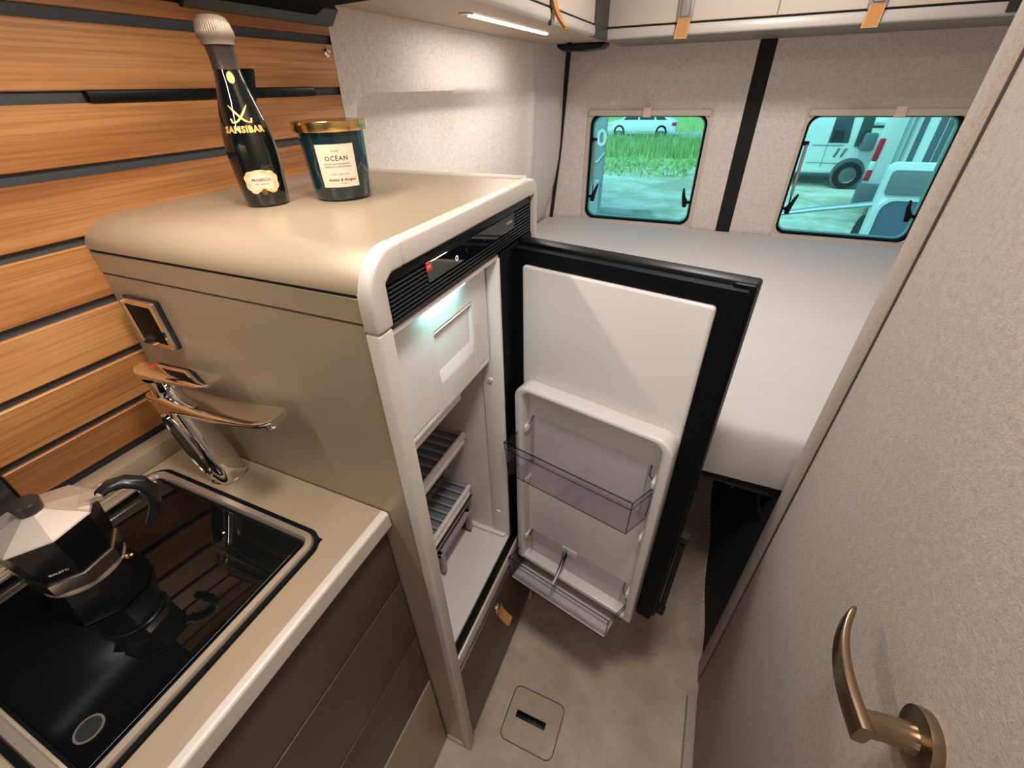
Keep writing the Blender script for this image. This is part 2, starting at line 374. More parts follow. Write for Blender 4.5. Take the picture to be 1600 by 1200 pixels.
for n_, (x0, x1, z0, z1) in enumerate(((-.608, -.086, .868, 1.338), (.292, .800, .866, 1.337))):
    W = thing('window_%d' % (n_+1), None, None, (x0, 2.36, z0), kind='structure')
    def scl(d, r=.045): return rrect(x0+d, x1-d, z0+d, z1-d, r-d*.6, 8)
    b = MB(); b.ring(scl(-.001), scl(.0095), 2.360, 2.40, 'y'); b.build('gasket', RUBBER, W)
    b = MB(); b.ring(scl(.0095), scl(.0145), 2.384, 2.402, 'y'); b.build('inner_frame', mat('pane_rim', srgb(120, 190, 186), .3), W)
    b = MB(); b.prism(scl(.0072), 2.393, 2.396, 'y'); b.build('pane', TEAL, W)
    fr = rrect(x0-.012, x1+.014, z0-.010, z1+.018, .004, 8); b = MB(); b.ring(fr, scl(-.0005), 2.341, 2.352, 'y'); b.build('surround', FELT_S, W)
    # roller blind cassette above and its grip
    b = MB(); b.box(x0-.004, x1+.006, 2.328, 2.351, z1-.007, z1+.017, .003); b.build('blind_cassette', FELT_S, W)
    gx = (x0+x1)/2 if n_ == 0 else (x0+x1)/2+.035
    b = MB(); b.box(gx-.018, gx+.018, 2.318, 2.334, z1-.012, z1+.026, .004); b.build('blind_grip', mat('grip', srgb(214, 190, 172), .6), W)
    b = MB(); b.box(x0-.012, x1+.014, 2.325, 2.351, z0-.030, z0+.004, .004); b.build('sill', FELT_S, W)
    # gas stay
    xs = x0+.024
    b = MB(); b.tube([(xs, 2.376, 1.228), (xs+.004, 2.376, 1.03)], .0065, 12); S = b.build('gas_stay', mat('stay_grey', srgb(168, 164, 160), .35, metal=.3), W)
    b = MB(); b.box(xs-.024, xs+.008, 2.370, 2.388, 1.222, 1.238, .003); b.tube([(xs+.004, 2.376, 1.035), (xs+.006, 2.376, .985)], .003, 8); b.build('stay_bracket', BLACK, S)
    # latches
    for sx, lx in ((1, x0+.032), (-1, x1-.034)):
        b = MB(); b.prism([(lx-.010, .948), (lx+.008, .948), (lx+.012, .975), (lx+.026, 1.03), (lx+.021, 1.036), (lx+.010, 1.018), (lx-.004, .985), (lx-.012, .97)] if sx > 0 else
                [(lx-.008, .948), (lx+.010, .948), (lx+.012, .975), (lx-.002, 1.0), (lx-.010, 1.032), (lx-.018, 1.034), (lx-.018, 1.0), (lx-.012, .97)], 2.372, 2.384, 'y', bev=.003)
        b.box(min(lx, lx-sx*.032), max(lx, lx-sx*.032), 2.378, 2.392, .964, .976, .003)
        b.lathe([(.0001, .016), (.009, .016), (.010, .0)], n=16)
        o = b.build('latch', BLACK, W)
        for v in o.data.vertices:       # stand the knob on the lever
            p = wm(W) @ v.co
            if abs(p.x) < .0105 and abs(p.y) < .0105 and p.z < .02: v.co = wm(W).inverted() @ Vector((lx+p.x, 2.384-p.z, .978+p.y))

# right partition: post, door leaf with handle
d1 = thing('door_1', None, None, (.255, .70, 0), kind='structure')
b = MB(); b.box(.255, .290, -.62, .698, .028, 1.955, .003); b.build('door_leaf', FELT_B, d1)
b = MB(); b.box(.2535, .256, .6985, .7015, .028, 1.96); b.build('door_joint', TAUPE, d1)
HC = (.245, .998)
H = MB(); o2 = MB()
o2.lathe([(.0001, 0), (.0255, 0), (.0262, .004), (.0255, .0085), (.022, .0095), (.0001, .0095)], n=48, cap=False)
o2.b.transform(Matrix.Translation((.255, HC[0], HC[1])) @ Matrix.Rotation(-PI/2, 4, 'Y'))
hb = o2.build('handle_rose', BRONZE, d1)
# lever: neck out of the rose, then the blade along +y, bowed toward the wall at its tip
b = MB(); b.tube([(.247, HC[0], HC[1]), (.234, HC[0], HC[1]), (.222, HC[0]-.001, HC[1]), (.206, HC[0]-.004, HC[1])], [(.0125, .0125), (.011, .011), (.0105, .0115), (.0105, .012)], 20, upv=(0, 0, 1))
NL = 22; pts = []; rad = []
def blade(u, v):
    a = u; y = HC[0]-.014+a*.118; c = .2085-.0085*math.sin(a*PI*.9)+.014*a**3
    th = .0095*(1-.45*a)+.002; hz = .0130*(1-.15*a)
    if a > .93: hz *= 1-.5*((a-.93)/.07)**2; th *= 1-.5*((a-.93)/.07)
    t = v*2*PI; cx, sz = math.cos(t), math.sin(t)
    f = lambda q: math.copysign(abs(q)**.45, q)
    return (c+th*.5*f(cx), y, HC[1]+hz*f(sz)+.004*a)
b.grid(blade, NL, 32)
for u in (0, 1):
    vs = [blade(u, j/32) for j in range(32)]; b.add(vs, [tuple(range(32))])
b.build('door_handle', BRONZE, d1)
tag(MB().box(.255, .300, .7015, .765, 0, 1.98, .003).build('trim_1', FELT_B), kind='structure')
b = MB(); b.box(.229, .2535, -.62, .655, 0, .028, .004); tag(b.build('trim_2', FELT_S), kind='structure')
tag(MB().box(.262, .29, -.62, .70, 0, .026).build('trim_3', BLACKM), kind='structure')

# floor hatch
fh = MB(); fh.prism(rrect(-.228, -.082, .362, .494, .018, 6), .0002, .0022, 'z', bev=.0008, seg=1)
hm = FLOORM; h = tag(fh.build('floor_hatch', mat('hatch_vinyl', srgb(176, 150, 128), .42, var=.12, vscale=7, col2=srgb(212, 188, 166))), 'square vinyl hatch with rounded corners let into the floor', 'hatch')
b = MB(); b.ring(rrect(-.2305, -.0795, .3595, .4965, .020, 6), rrect(-.228, -.082, .362, .494, .018, 6), .0002, .0012, 'z'); b.build('hatch_joint', TAUPE, h)
b = MB(); b.box(-.204, -.119, .419, .437, .0018, .0040, .0012); g = b.build('finger_grip', BLACK, h)
b = MB(); b.box(-.196, -.127, .427, .431, .0035, .006, .001); b.build('grip_bar', RUBBER, g)

# ================================================================ FRIDGE TOWER
TX = -.290
tw = thing('tower_cabinet', 'tall champagne laminate cabinet that holds the open fridge', 'cabinet', (-.55, .53, 0))
# side panel toward the worktop
b = MB(); b.prism([(wx(1.249), 1.249), (-.302, 1.249), (-.302, .0), (-.80, .0), (wx(.8)+.002, .8), (wx(1.0), 1.0), (wx(1.1), 1.1)], .305, .320, 'y'); b.build('side_panel', CHAMP, tw)
b = MB(); b.prism([(wx(1.252), 1.252), (-.302, 1.252), (-.302, 1.2800), (wx(1.28), 1.2800)], .3045, .320, 'y', bev=.0008, seg=1); b.build('upper_rail', CHAMP, tw)
b = MB(); b.box(-.76, -.302, .3062, .320, 1.2785, 1.2875); b.build('shadow_gap', BLACKM, tw)
R_ = .050; arc = [(.3035+R_-R_*math.sin(t*PI/2/12), 1.320-.0350+.0350*math.cos(t*PI/2/12)) for t in range(13)]
top = [(.752, 1.320)]+arc+[(.3035, 1.2845), (.316, 1.2845), (.340, 1.300), (.752, 1.300)]
b = MB(); b.prism(top, -.752, -.299, 'x'); b.build('top_board', CHAMP, tw, sharp=50)
b = MB(); b.box(-.757, -.30, .748, .760, .70, 1.324, .003); b.build('rear_edge', CHAMP_E, tw)
b = MB(); b.box(-.80, -.35, .748, .757, 0, 1.30); b.build('rear_panel', CHAMP, tw)
# front edge frame: corner pieces and straight lengths
def arcp(cy, cz, r, a0, a1, n=8): return [(cy+r*math.cos(math.radians(a0+(a1-a0)*i/n)), cz+r*math.sin(math.radians(a0+(a1-a0)*i/n))) for i in range(n+1)]
FX0, FX1 = -.300, -.283
b = MB(); b.prism(arcp(.350, 1.276, .048, 180, 90)+[(.362, 1.324), (.362, 1.2975), (.340, 1.2975), (.3285, 1.290), (.3285, 1.243), (.302, 1.243)], FX0-.002, FX1+.001, 'x', bev=.0035, seg=3); b.build('frame_corner', CHAMP_E, tw, sharp=50)
b = MB(); b.prism([(.3625, 1.3235), (.722, 1.3235), (.722, 1.2975), (.3625, 1.2975)], FX0-.002, FX1, 'x', bev=.003, seg=3); b.build('frame_rail', CHAMP_E, tw)
b = MB(); b.prism([(.723, 1.2975), (.723, 1.3235)]+arcp(.735, 1.2995, .024, 90, 0)+[(.759, .0), (.744, .0), (.744, 1.2975)], FX0-.002, FX1+.001, 'x', bev=.003, seg=3); b.build('frame_corner', CHAMP_E, tw)
b = MB(); b.prism([(.3025, 1.242), (.3265, 1.242), (.3265, .0), (.3025, .0)], FX0-.002, FX1, 'x', bev=.003, seg=3); b.build('frame_post', CHAMP_E, tw)
b = MB(); b.box(-.352, -.3025, .3015, .306, 0, .03, .001); b.build('foot_strip', CHAMP_E, tw)
# lower drawer
b = MB(); b.box(-.306, -.286, .328, .742, .055, .405, .003); dr = b.build('drawer', TAUPE, tw)
b = MB(); b.box(-.288, -.281, .498, .514, .338, .378, .0015); lt = b.build('drawer_latch', CHROME, dr)
def loop_strap(mb, xo, y0, y1, zt, zb, out, th=.0018):
    n = 16; pts = []
    for i in range(n+1):
        t = i/n; a = t*2*PI
        pts.append((xo+out*(1-math.cos(a))/2*1.0+(.002 if t > .5 else 0), zt-(zt-zb)*math.sin(t*PI)**.8))
    inn = []
    for i, (x, z) in enumerate(pts):
        p = pts[max(i-1, 0)]; q = pts[min(i+1, n)]; tx, tz = q[0]-p[0], q[1]-p[1]; L_ = math.hypot(tx, tz) or 1
        inn.append((x-tz/L_*th, z+tx/L_*th))
    for i in range(n):
        for Y in ((y0, y1),):
            v = [(pts[i][0], y0, pts[i][1]), (pts[i+1][0], y0, pts[i+1][1]), (pts[i+1][0], y1, pts[i+1][1]), (pts[i][0], y1, pts[i][1]),
                 (inn[i][0], y0, inn[i][1]), (inn[i+1][0], y0, inn[i+1][1]), (inn[i+1][0], y1, inn[i+1][1]), (inn[i][0], y1, inn[i][1])]
            mb.add(v, [(0, 1, 2, 3), (4, 7, 6, 5), (0, 4, 5, 1), (3, 2, 6, 7)])
b = MB(); loop_strap(b, -.283, .502, .528, .352, .305, .030); b.build('pull_strap', LEATHER, dr)
b = MB(); b.box(-.330, -.300, .328, .742, .0, .05); b.build('kickboard', BLACKM, tw)
b = MB(); b.box(-.310, -.290, .3285, .742, .410, .424, .001); b.build('drawer_seal', DGREEN, tw)
b = MB(); b.box(-.312, -.286, .3285, .742, .426, .466, .002); b.build('cross_rail', CHAMP_E, tw)

# ================================================================ REFRIGERATOR
fr = thing('refrigerator', 'slim built-in fridge with white interior, its black-framed door standing wide open', 'refrigerator', (-.42, .53, .467))
# liner: floor, right wall, left wall, back, ceiling as one shell
b = MB()
b.box(-.72, -.293, .3265, .331, .52, 1.232); b.box(-.72, -.293, .613, .618, .52, 1.232); b.box(-.725, -.72, .3265, .618, .5, 1.232)
b.box(-.72, -.293, .3265, .618, .515, .5215); b.box(-.72, -.293, .3265, .618, 1.226, 1.232)
b.box(-.335, -.2915, .609, .6135, .522, 1.226, .002); b.box(-.72, -.30, .600, .6135, .5215, .530, .004)
b.build('liner', WHITE2, fr)
b = MB(); b.box(-.330, -.2905, .6185, .722, .47, 1.233, .004); b.box(-.306, -.2895, .628, .650, .478, 1.225, .003); b.box(-.306, -.2895, .3285, .722, .468, .5135, .003); b.box(-.292, -.286, .698, .741, .47, 1.236, .002)
b.build('door_flange', RUBBER, fr)
b = MB()
for z, xx in ((.989, -.318), (.605, -.318)):
    o = MB(); o.lathe([(.0001, .0035), (.0048, .003), (.006, 0)], n=20, cap=False); o.b.transform(Matrix.Translation((xx, .609, z)) @ Matrix.Rotation(PI/2, 4, 'X')); o.build('cover_cap', WHITE, fr)
b.b.free()
# freezer door with pressed-in grip
def fzd(u, v):
    y = .333+u*(.604-.333); z = 1.034+v*(1.2225-1.034); x = -.3115
    e = min(y-.333, .604-y, z-1.034, 1.2225-z)
    if e < .006: x -= .004*(1-e/.006)
    if z > 1.2185: x -= .004
    # centre field raised, running down from the grip
    if .437 < y < .548 and z < 1.176:
        t = min(y-.437, .548-y, 1.176-z)
        x += -.0012 if t < .0018 else 0
        if z > 1.085:
            w_ = min(1, min(y-.439, .546-y)/.006); hgt = (1.172-z)/(1.172-1.088)
            if 1.088 < z < 1.172:
                x -= .024*max(0, min(1, w_))*(max(0, 1-hgt)**1.1 if hgt > .08 else hgt/.08)
    if (y < .425 or y > .56) and z < 1.05 and z > 1.047 : x -= .0008
    if .560 < y < .5618 and z < 1.12 or .4230 < y < .4248 and z < 1.12: x -= .0008
    return (x, y, z)
b = MB(); b.grid(fzd, 150, 110); fz = b.build('freezer_door', WHITE, fr, sharp=60)
b = MB(); b.box(-.335, -.3165, .333, .604, 1.034, 1.2215); b.build('freezer_door_core', WHITE2, fz)
b = MB(); b.box(-.70, -.336, .3315, .613, 1.045, 1.2255); b.build('freezer_box', WHITE2, fr)
b = MB(); b.box(-.350, -.318, .331, .500, 1.018, 1.032, .003); b.build('freezer_hinge_rail', WHITE, fz)
b = MB(); b.box(-.3010, -.2940, .420, .505, 1.2235, 1.2258, .0008); b.build('lamp', LEDC, fr)
# two slatted shelves, drawer under the lower
for z in (.828, .662):
    b = MB(); b.box(-.398, -.388, .332, .612, z-.012, z+.004, .003); b.box(-.395, -.385, .332, .600, z-.018, z-.008, .002)
    sh = tag(b.build('shelf', WHITE, fr), 'ribbed grey shelf with white front rail')
    b = MB()
    for k in range(13): b.box(-.70, -.398, .344+k*.0215, .3475+k*.0215, z-.003, z+.0008)
    for k in range(4): b.box(-.47-k*.07, -.464-k*.07, .333, .611, z-.007, z-.003)
    tag(b.build('shelf_wires', mat('shelf_grey', srgb(150, 150, 156), .5), sh), kind='stuff')
    b = MB(); b.box(-.70, -.398, .333, .611, z-.010, z-.0072); b.build('shelf_plate', mat('shelf_plate', srgb(112, 112, 118), .4), sh)
b = MB(); b.box(-.402, -.384, .334, .604, .636, .644, .002); b.build('drawer_rim', BLACK, fr)
b = MB()
b.box(-.402, -.397, .336, .600, .532, .636, .0015); b.box(-.70, -.40, .336, .340, .532, .636); b.box(-.70, -.40, .596, .600, .532, .636); b.box(-.70, -.40, .336, .600, .532, .536)
cr = b.build('crisper_drawer', thin_glass('smoky_clear', (.62, .60, .63), .15), fr)
b = MB()
b.box(-.397, -.384, .452, .590, .590, .602, .002); b.box(-.397, -.382, .452, .464, .536, .602, .002); b.box(-.397, -.382, .578, .590, .536, .602, .002); b.box(-.397, -.386, .345, .600, .624, .635, .002)
b.build('crisper_grip', mat('grip_grey', srgb(150, 140, 142), .3), cr)
# bezel with vents and glass control panel
b = MB(); b.box(-.318, -.2955, .3295, .7425, 1.2365, 1.2965); bz = b.build('bezel', BLACK, fr)
b = MB(); b.box(-.296, -.2885, .3295, .7425, 1.2845, 1.2965, .001); b.box(-.296, -.2885, .3295, .335, 1.2365, 1.2845, .0008); b.box(-.296, -.2885, .738, .7425, 1.2365, 1.2845, .0008); b.build('bezel_rim', BLACK, bz)
VENT = mat('vent_black', srgb(34, 40, 42), .35)
vs_ = MB(); vs_.box(-.2960, -.2888, .336, .405, -.0011, .0011, .0004)
vn = 9
first = None
def vent(y0, y1, z):
    b = MB(); b.box(-.2960, -.2886, y0, y1, z-.0009, z+.0009); return b.build('vent_slat', VENT, bz)
vs_.b.free()
for k in range(9): vent(.336, .4085, 1.2805-k*.0050)
for k in range(5): vent(.6685, .7375, 1.2805-k*.0050)
for k in range(4): vent(.4105, .7375, 1.2555-k*.0050)
b = MB(); b.box(-.296, -.2880, .4090, .6680, 1.2595, 1.2838, .0006, 1); gp = b.build('control_panel', BGLOSS, bz)
b = MB(); b.box(-.2882, -.2874, .4070, .4190, 1.2740, 1.2850, .0004, 1); rt_ = b.build('red_tag', REDP, bz)
b = MB(); text(b, 'LTS', .0045, lambda u, v: (-.28725, .4125+u, 1.2780+v), bold=.0001); b.build('tag_print', WPRINT, rt_)
b = MB(); b.box(-.2892, -.2884, .4092, .4098, 1.237, 1.274); b.build('tag_cord', VENT, bz)
b = MB(); b.ring([(.4780+.0032*math.cos(a*PI/12), 1.2690+.0034*math.sin(a*PI/12)) for a in range(24)], [(.4780+.0024*math.cos(a*PI/12), 1.2690+.0026*math.sin(a*PI/12)) for a in range(24)], -.2880, -.2878, 'x'); b.build('power_symbol', ICON, gp)
b = MB(); text(b, 'THETFORD', .0046, lambda u, v: (-.28785, .648+u, 1.2715+v), bold=.00005); b.build('maker_print', WPRINT, gp)
for yy in (.505, .560): MB().box(-.2880, -.28785, yy, yy+.0005, 1.268, 1.274).build('scale_mark', BLUEI, gp)

# door (local frame: x along the door, y = away from viewer, z up)
DR = bpy.data.objects.new('door', None)
ang = math.radians(-12.4)
def rot(o): pass
b = MB(); b.box(-.012, .364, -.030, .0, 0, .815, .004)
d = b.build('door', BLACK, None); d.parent = fr
d.location = wm(fr).inverted() @ Vector((-.270, .714, .420)); d.rotation_euler = (0, 0, ang)
bpy.data.objects.remove(DR)
tag(d, 'black-edged fridge door swung open')
def L_(mb, name, m, parent=d, **k): return mb.build(name, m, parent, local=True, **k)
b = MB(); b.ring(rrect(-.010, .358, .006, .809, .004, 4), rrect(.010, .326, .03, .785, .004, 4), -.050, -.029, 'y'); L_(b, 'gasket', RUBBER)
b = MB(); b.ring(rrect(.334, .3635, .004, .813, .004, 4), rrect(.338, .358, .008, .808, .002, 4), -.036, -.029, 'y'); L_(b, 'gasket_lip', BLACK)
b = MB(); b.prism(rrect(.011, .324, .030, .783, .006, 4), -.055, -.030, 'y', bev=.004, seg=3); L_(b, 'inner_panel', WHITE)
# raised white frame around the bins: an inverted U
def upoly(x0, x1, z0, z1, r, n=8):
    return [(x1, z0)]+[(x1-r+r*math.cos(math.radians(90*i/n)), z1-r+r*math.sin(math.radians(90*i/n))) for i in range(n+1)]+[(x0+r-r*math.sin(math.radians(90*i/n)), z1-r+r*math.cos(math.radians(90*i/n))) for i in range(n+1)]+[(x0, z0)]
A_ = upoly(.012, .325, .012, .560, .030); B_ = upoly(.030, .307, .012, .548, .020)
b = MB(); b.prism(A_+B_[::-1], -.088, -.053, 'y', bev=.005, seg=3); U = L_(b, 'bin_frame', WHITE, sharp=50)
b = MB(); b.box(.028, .309, -.060, -.053, .014, .55); b.box(.012, .325, -.086, -.040, .008, .024, .004); L_(b, 'bin_frame_back', WHITE, U)
for zz in (.455, .300, .10):
    for xx in (.0305, .2995):
        b = MB(); b.box(xx, xx+.007, -.082, -.058, zz-.012, zz+.004, .002); L_(b, 'bin_lug', WHITE, U)
# clear bins
def bin_(z0, z1, zb):
    T = .0022; xa, xb = .031, .300; ya, yb = -.128, -.058          # ya = front (towards the viewer)
    b = MB()
    fx0, fx1 = .014, .288
    # front wall (slightly tapered), bottom, back, sides with a stepped upper edge
    def quadbox(p, q, r_, s, nrm):
        n_ = Vector(nrm)*T; P = [Vector(t) for t in (p, q, r_, s)]; Q = [t+n_ for t in P]
        b.add([tuple(t) for t in P+Q], [(0, 1, 2, 3), (7, 6, 5, 4), (0, 4, 5, 1), (1, 5, 6, 2), (2, 6, 7, 3), (3, 7, 4, 0)])
    quadbox((fx0+.003, ya+.006, z0), (fx1-.003, ya+.006, z0), (fx1, ya, z1), (fx0, ya, z1), (0, 1, 0))
    quadbox((fx0+.003, ya+.006, z0), (fx1-.003, ya+.006, z0), (xb, yb, z0), (xa-.008, yb, z0), (0, 0, 1))
    quadbox((xa, yb, z0), (xb, yb, z0), (xb, yb, zb), (xa, yb, zb), (0, -1, 0))
    o = L_(b, 'door_bin', CLEAR)
    b = MB()
    for s_, xf, xk, xf0 in ((1, fx0, xa-.008, fx0+.003), (-1, fx1, xb+.006, fx1-.003)):
        n_ = (s_*T, 0, 0)
        b = MB()
        quadbox((xf0, ya+.006, z0), (xk, yb-.012, z0), (xk, yb-.012, z1+.002), (xf, ya, z1), n_)
        xk2 = xa+.012 if s_ > 0 else xb-.012
        quadbox((xk, yb-.012, z0), (xk, yb, z0), (xk, yb, zb-.02), (xk, yb-.012, z1+.002), n_)
        quadbox((xk2, yb-.016, z0), (xk2, yb, z0), (xk2, yb, zb), (xk2, yb-.016, zb), n_)
        L_(b, 'bin_side', CLEAR, o)
    b = MB()        # thicker edges and the band along the rim
    b.tube([(fx0, ya, z1), (fx1, ya, z1), (xb+.006, yb-.012, z1+.002), (xb-.008, yb-.014, zb-.014), (xb-.010, yb, zb)], .0015, 6)
    b.tube([(fx0, ya, z1), (xa-.008, yb-.012, z1+.002), (xa+.008, yb-.014, zb-.014), (xa+.010, yb, zb)], .0015, 6)
    b.tube([(xa, yb, zb), (xb, yb, zb)], .0013, 6)
    b.tube([(fx0+.0005, ya, z1-.018), (fx1-.0005, ya, z1-.018), (xb+.005, yb-.012, z1-.016)], .0009, 6)
    b.tube([(fx0+.003, ya+.006, z0), (fx1-.003, ya+.006, z0), (xb, yb-.01, z0)], .0012, 6)
    b.tube([(fx0+.003, ya+.006, z0), (xa-.008, yb, z0)], .0011, 6)
    b.tube([(fx0, ya, z1), (fx0+.003, ya+.006, z0)], .0010, 6); b.tube([(fx1, ya, z1), (fx1-.003, ya+.006, z0)], .0012, 6)
    b.tube([(xb+.006, yb-.012, z1), (xb, yb-.012, z0)], .0008, 6)
    L_(b, 'bin_edge', CLEAR_E, o)
    return o
b1 = tag(bin_(.348, .440, .478), 'deep clear upper bin'); b2 = tag(bin_(-.046, .048, .110), 'clear lower bin with a white divider clip')
b = MB(); b.prism([(-.058, .112), (-.058, .082), (-.064, .080), (-.120, .046), (-.124, .038), (-.124, .030), (-.120, .034), (-.100, .046), (-.066, .066), (-.066, .112)], .138, .142, 'x', bev=.001); b.box(.128, .168, -.064, -.056, .094, .114, .002); L_(b, 'bin_divider', WHITE, b2)
b = MB(); b.box(.016, .286, -.122, -.060, -.0435, -.040, .001); L_(b, 'bin_mat', WHITE, b2)
b = MB(); b.box(-.012, .004, -.046, .0, -.012, .0, .002); b.tube([(.024, -.05, .012), (.024, -.05, -.05)], .005, 10); L_(b, 'lower_hinge', CLEAR_E)
b = MB(); b.tube([(.372, -.014, .02), (.372, -.014, .26)], .006, 12); b.box(.362, .380, -.022, -.004, .27, .29, .003); b.box(.362, .380, -.022, -.004, .0, .02, .003); L_(b, 'door_grip', BLACKM)

# ================================================================ KITCHEN BASE, WORKTOP, HOB
kb = thing('kitchen_base_cabinet', 'low kitchen cabinet with dark taupe drawer fronts under the worktop', 'cabinet', (-.6, -.2, 0))
b = MB(); b.box(-.80, -.376, -.60, .3035, .03, .912); b.build('carcass', BLACKM, kb)
for z0, z1 in ((.757, .905), (.5655, .752), (.366, .5605)):
    b = MB(); b.box(-.375, -.355, -.60, .301, z0, z1, .0015); b.build('drawer', TAUPE, kb)
b = MB(); b.box(-.375, -.3535, -.60, .301, .012, .361, .0015); tag(b.build('bottom_panel', CHAMP, kb), 'champagne panel under the dark drawers')
b = MB(); b.box(-.3635, -.3545, -.60, .301, .3605, .3655); b.build('edge_strip', CHAMP_E, kb)
wt = thing('worktop', 'champagne worktop with a pale rounded front edge', 'worktop', (-.56, -.1, .915))
HX0, HX1, HY0, HY1 = -.748, -.393, -.068, .236
b = MB()
for x0, x1, y0, y1 in ((-.790, HX0+.004, -.6, .3035), (HX1-.004, -.352, -.6, .3035), (HX0+.004, HX1-.004, HY1-.004, .3035), (HX0+.004, HX1-.004, -.6, HY0+.004)):
    b.box(x0, x1, y0, y1, .915, .940)
b.build('board', CHAMP, wt)
b = MB(); b.prism([(-.352, .940)]+[(-.345+.005*math.cos(math.radians(90-9*i)), .935+.005*math.sin(math.radians(90-9*i))) for i in range(11)]+[(-.340, .912), (-.352, .912)], -.6, .3035, 'y'); b.build('front_edge', CHAMP_E, wt)
b = MB(); b.box(-.795, -.762, -.6, .3035, .9405, .972, .003); b.build('upstand', CHAMP, wt)

hob = thing('hob_sink_unit', 'built-in hob and sink under a smoked black glass lid in a bronze steel frame', 'hob', (-.57, .08, .93))
def rr(dx): return rrect(HX0+dx, HX1-dx, HY0+dx, HY1-dx, max(.028-dx, .004), 8)
b = MB(); b.ring(rr(-.001), rr(.0045), .9395, .9440, 'z'); b.build('outer_seal', RUBBER, hob)
b = MB()
O1, O2, O3, O4 = rr(.004), rr(.007), rr(.0145), rr(.0175); n = len(O1)
lv = [(O1, .940), (O2, .9475), (O3, .9480), (O4, .9435), (rr(.0182), .930)]
for (a, za), (c, zc) in zip(lv, lv[1:]):
    for i in range(n):
        j = (i+1) % n; b.add([(a[i][0], a[i][1], za), (a[j][0], a[j][1], za), (c[j][0], c[j][1], zc), (c[i][0], c[i][1], zc)], [(0, 1, 2, 3)])
b.build('steel_frame', STEEL, hob, sharp=60)
b = MB(); b.ring(rr(.0175), rr(.0215), .930, .9420, 'z'); b.build('inner_seal', RUBBER, hob)
b = MB(); b.prism(rr(.0220), .9385, .9445, 'z', bev=.0012, seg=2); gl = b.build('glass_lid', HOBGL, hob)
b = MB(); b.box(HX0, HX1, HY0, HY1, .912, .930); b.build('tray', BLACKM, hob)
for y0, y1 in ((.130, .188), (-.02, .035)):
    b = MB(); b.prism(rrect(-.738, -.724, y0, y1, .006, 6), .9465, .9515, 'z', bev=.0012); b.build('lid_hinge', STEEL, hob)
b = MB(); b.lathe([(.0105, .9445), (.0105, .9455), (.0125, .9455), (.0125, .9445)], c=(-.449, -.0245), n=32, cap=False); b.build('glass_plug_ring', mat('ring_grey', srgb(130, 118, 108), .35, metal=.6), gl)
b = MB(); b.lathe([(.0001, .9450), (.0103, .9450)], c=(-.449, -.0245), n=32, cap=False); b.build('glass_plug', BLACKM, gl)
# front rail of the lid beyond the plug
b = MB(); b.box(-.70, -.41, -.0555, -.0495, .9445, .9462, .0006); b.build('lid_edge', STEEL, gl)

# ================================================================ FAUCET
fc = thing('faucet', 'chrome single-lever mixer tap with a flat wide spout behind the hob', 'faucet', (-.632, .270, .940))
b = MB(); b.lathe([(.026, 0), (.026, .002), (.0245, .004)], c=(-.632, .270), z0=.940, n=40); b.build('base_ring', CHROME, fc)
def sq(q, e=.75): return math.copysign(abs(q)**e, q)
def column(u, v):
    z = .943+u*.135; cx = -.632-.040*u**1.1; rx = .0250+.004*u; ry = .0230-.002*u
    t = v*2*PI; return (cx+rx*sq(math.cos(t), .55), .270+ry*sq(math.sin(t), .55), z)
b = MB(); b.grid(column, 16, 40); b.build('body', CHROME, fc)
b = MB()       # recessed oval on the near face, its dark chrome reflection painted black
ov = [(-.0150*math.copysign(abs(math.cos(a*PI/20))**.8, math.cos(a*PI/20)), .052*math.sin(a*PI/20)) for a in range(40)]
def onface(p, d): 
    z = 1.012+p[1]; u = (z-.943)/.135; return (-.632-.040*max(u, 0)**1.1+p[0]-.001, .270-(.0230-.002*u)-d, z)
b.add([onface(p, .0012) for p in ov]+[onface((0, 0), .0012)], [(i, (i+1) % 40, 40) for i in range(40)]); b.build('oval_reflection', mat('reflection_black', (.003, .004, .006), .28, spec=.3), fc)
b = MB()
P1 = [onface(p, .0008) for p in ov]; P2 = [onface((p[0]*1.15, p[1]*1.06), .0024) for p in ov]; P3 = [onface((p[0]*1.25, p[1]*1.1), -.0005) for p in ov]
b.add(P1+P2+P3, [(i, (i+1) % 40, 40+(i+1) % 40, 40+i) for i in range(40)]+[(40+i, 40+(i+1) % 40, 80+(i+1) % 40, 80+i) for i in range(40)]); b.build('oval_bezel', CHROME, fc)
# spout: wide flat plate
def spout(u, v):
    x = -.703+u*.262; t = v*2*PI
    hw = .0215 if u > .25 else .0195+.002*(u/.25)
    if u > .9: hw *= math.sqrt(max(.02, 1-((u-.9)/.1)**2*.65))
    th = .011*(1-u)**1.5+.0045
    if u < .06: th *= .4+.6*(u/.06); hw *= .75+.25*(u/.06)
    zc = 1.086+.028*u-.010*math.sin(u*PI)
    return (x, .268+hw*sq(math.cos(t), .4), zc+th*sq(math.sin(t), .6))
b = MB(); b.grid(spout, 40, 40)
for u in (0, 1): b.add([spout(u, j/40) for j in range(40)], [tuple(range(40))])
b.build('spout', CHROME, fc)
b = MB(); b.lathe([(.0085, -.012), (.0095, -.010), (.0095, 0)], c=(-.462, .268), z0=1.108, n=24); b.build('aerator', CHROME, fc)
def cart(u, v):
    z = 1.090+u*.036; t = v*2*PI; r = .0215-.004*math.sin(u*PI)
    return (-.672+.008*u+r*1.1*math.cos(t), .268+r*.95*math.sin(t), z)
b = MB(); b.grid(cart, 10, 40); b.build('cartridge', CHROME, fc)
def lever(u, v):
    x = -.698+u*.158; t = v*2*PI; hw = .0195-.003*u; th = .0065*(1-u)**.7+.0018
    if u < .05: hw *= .7+.3*u/.05
    if u > .93: hw *= 1-.25*((u-.93)/.07)**2
    return (x, .268+hw*sq(math.cos(t), .5), 1.130+.014*u**1.4+th*sq(math.sin(t), .7))
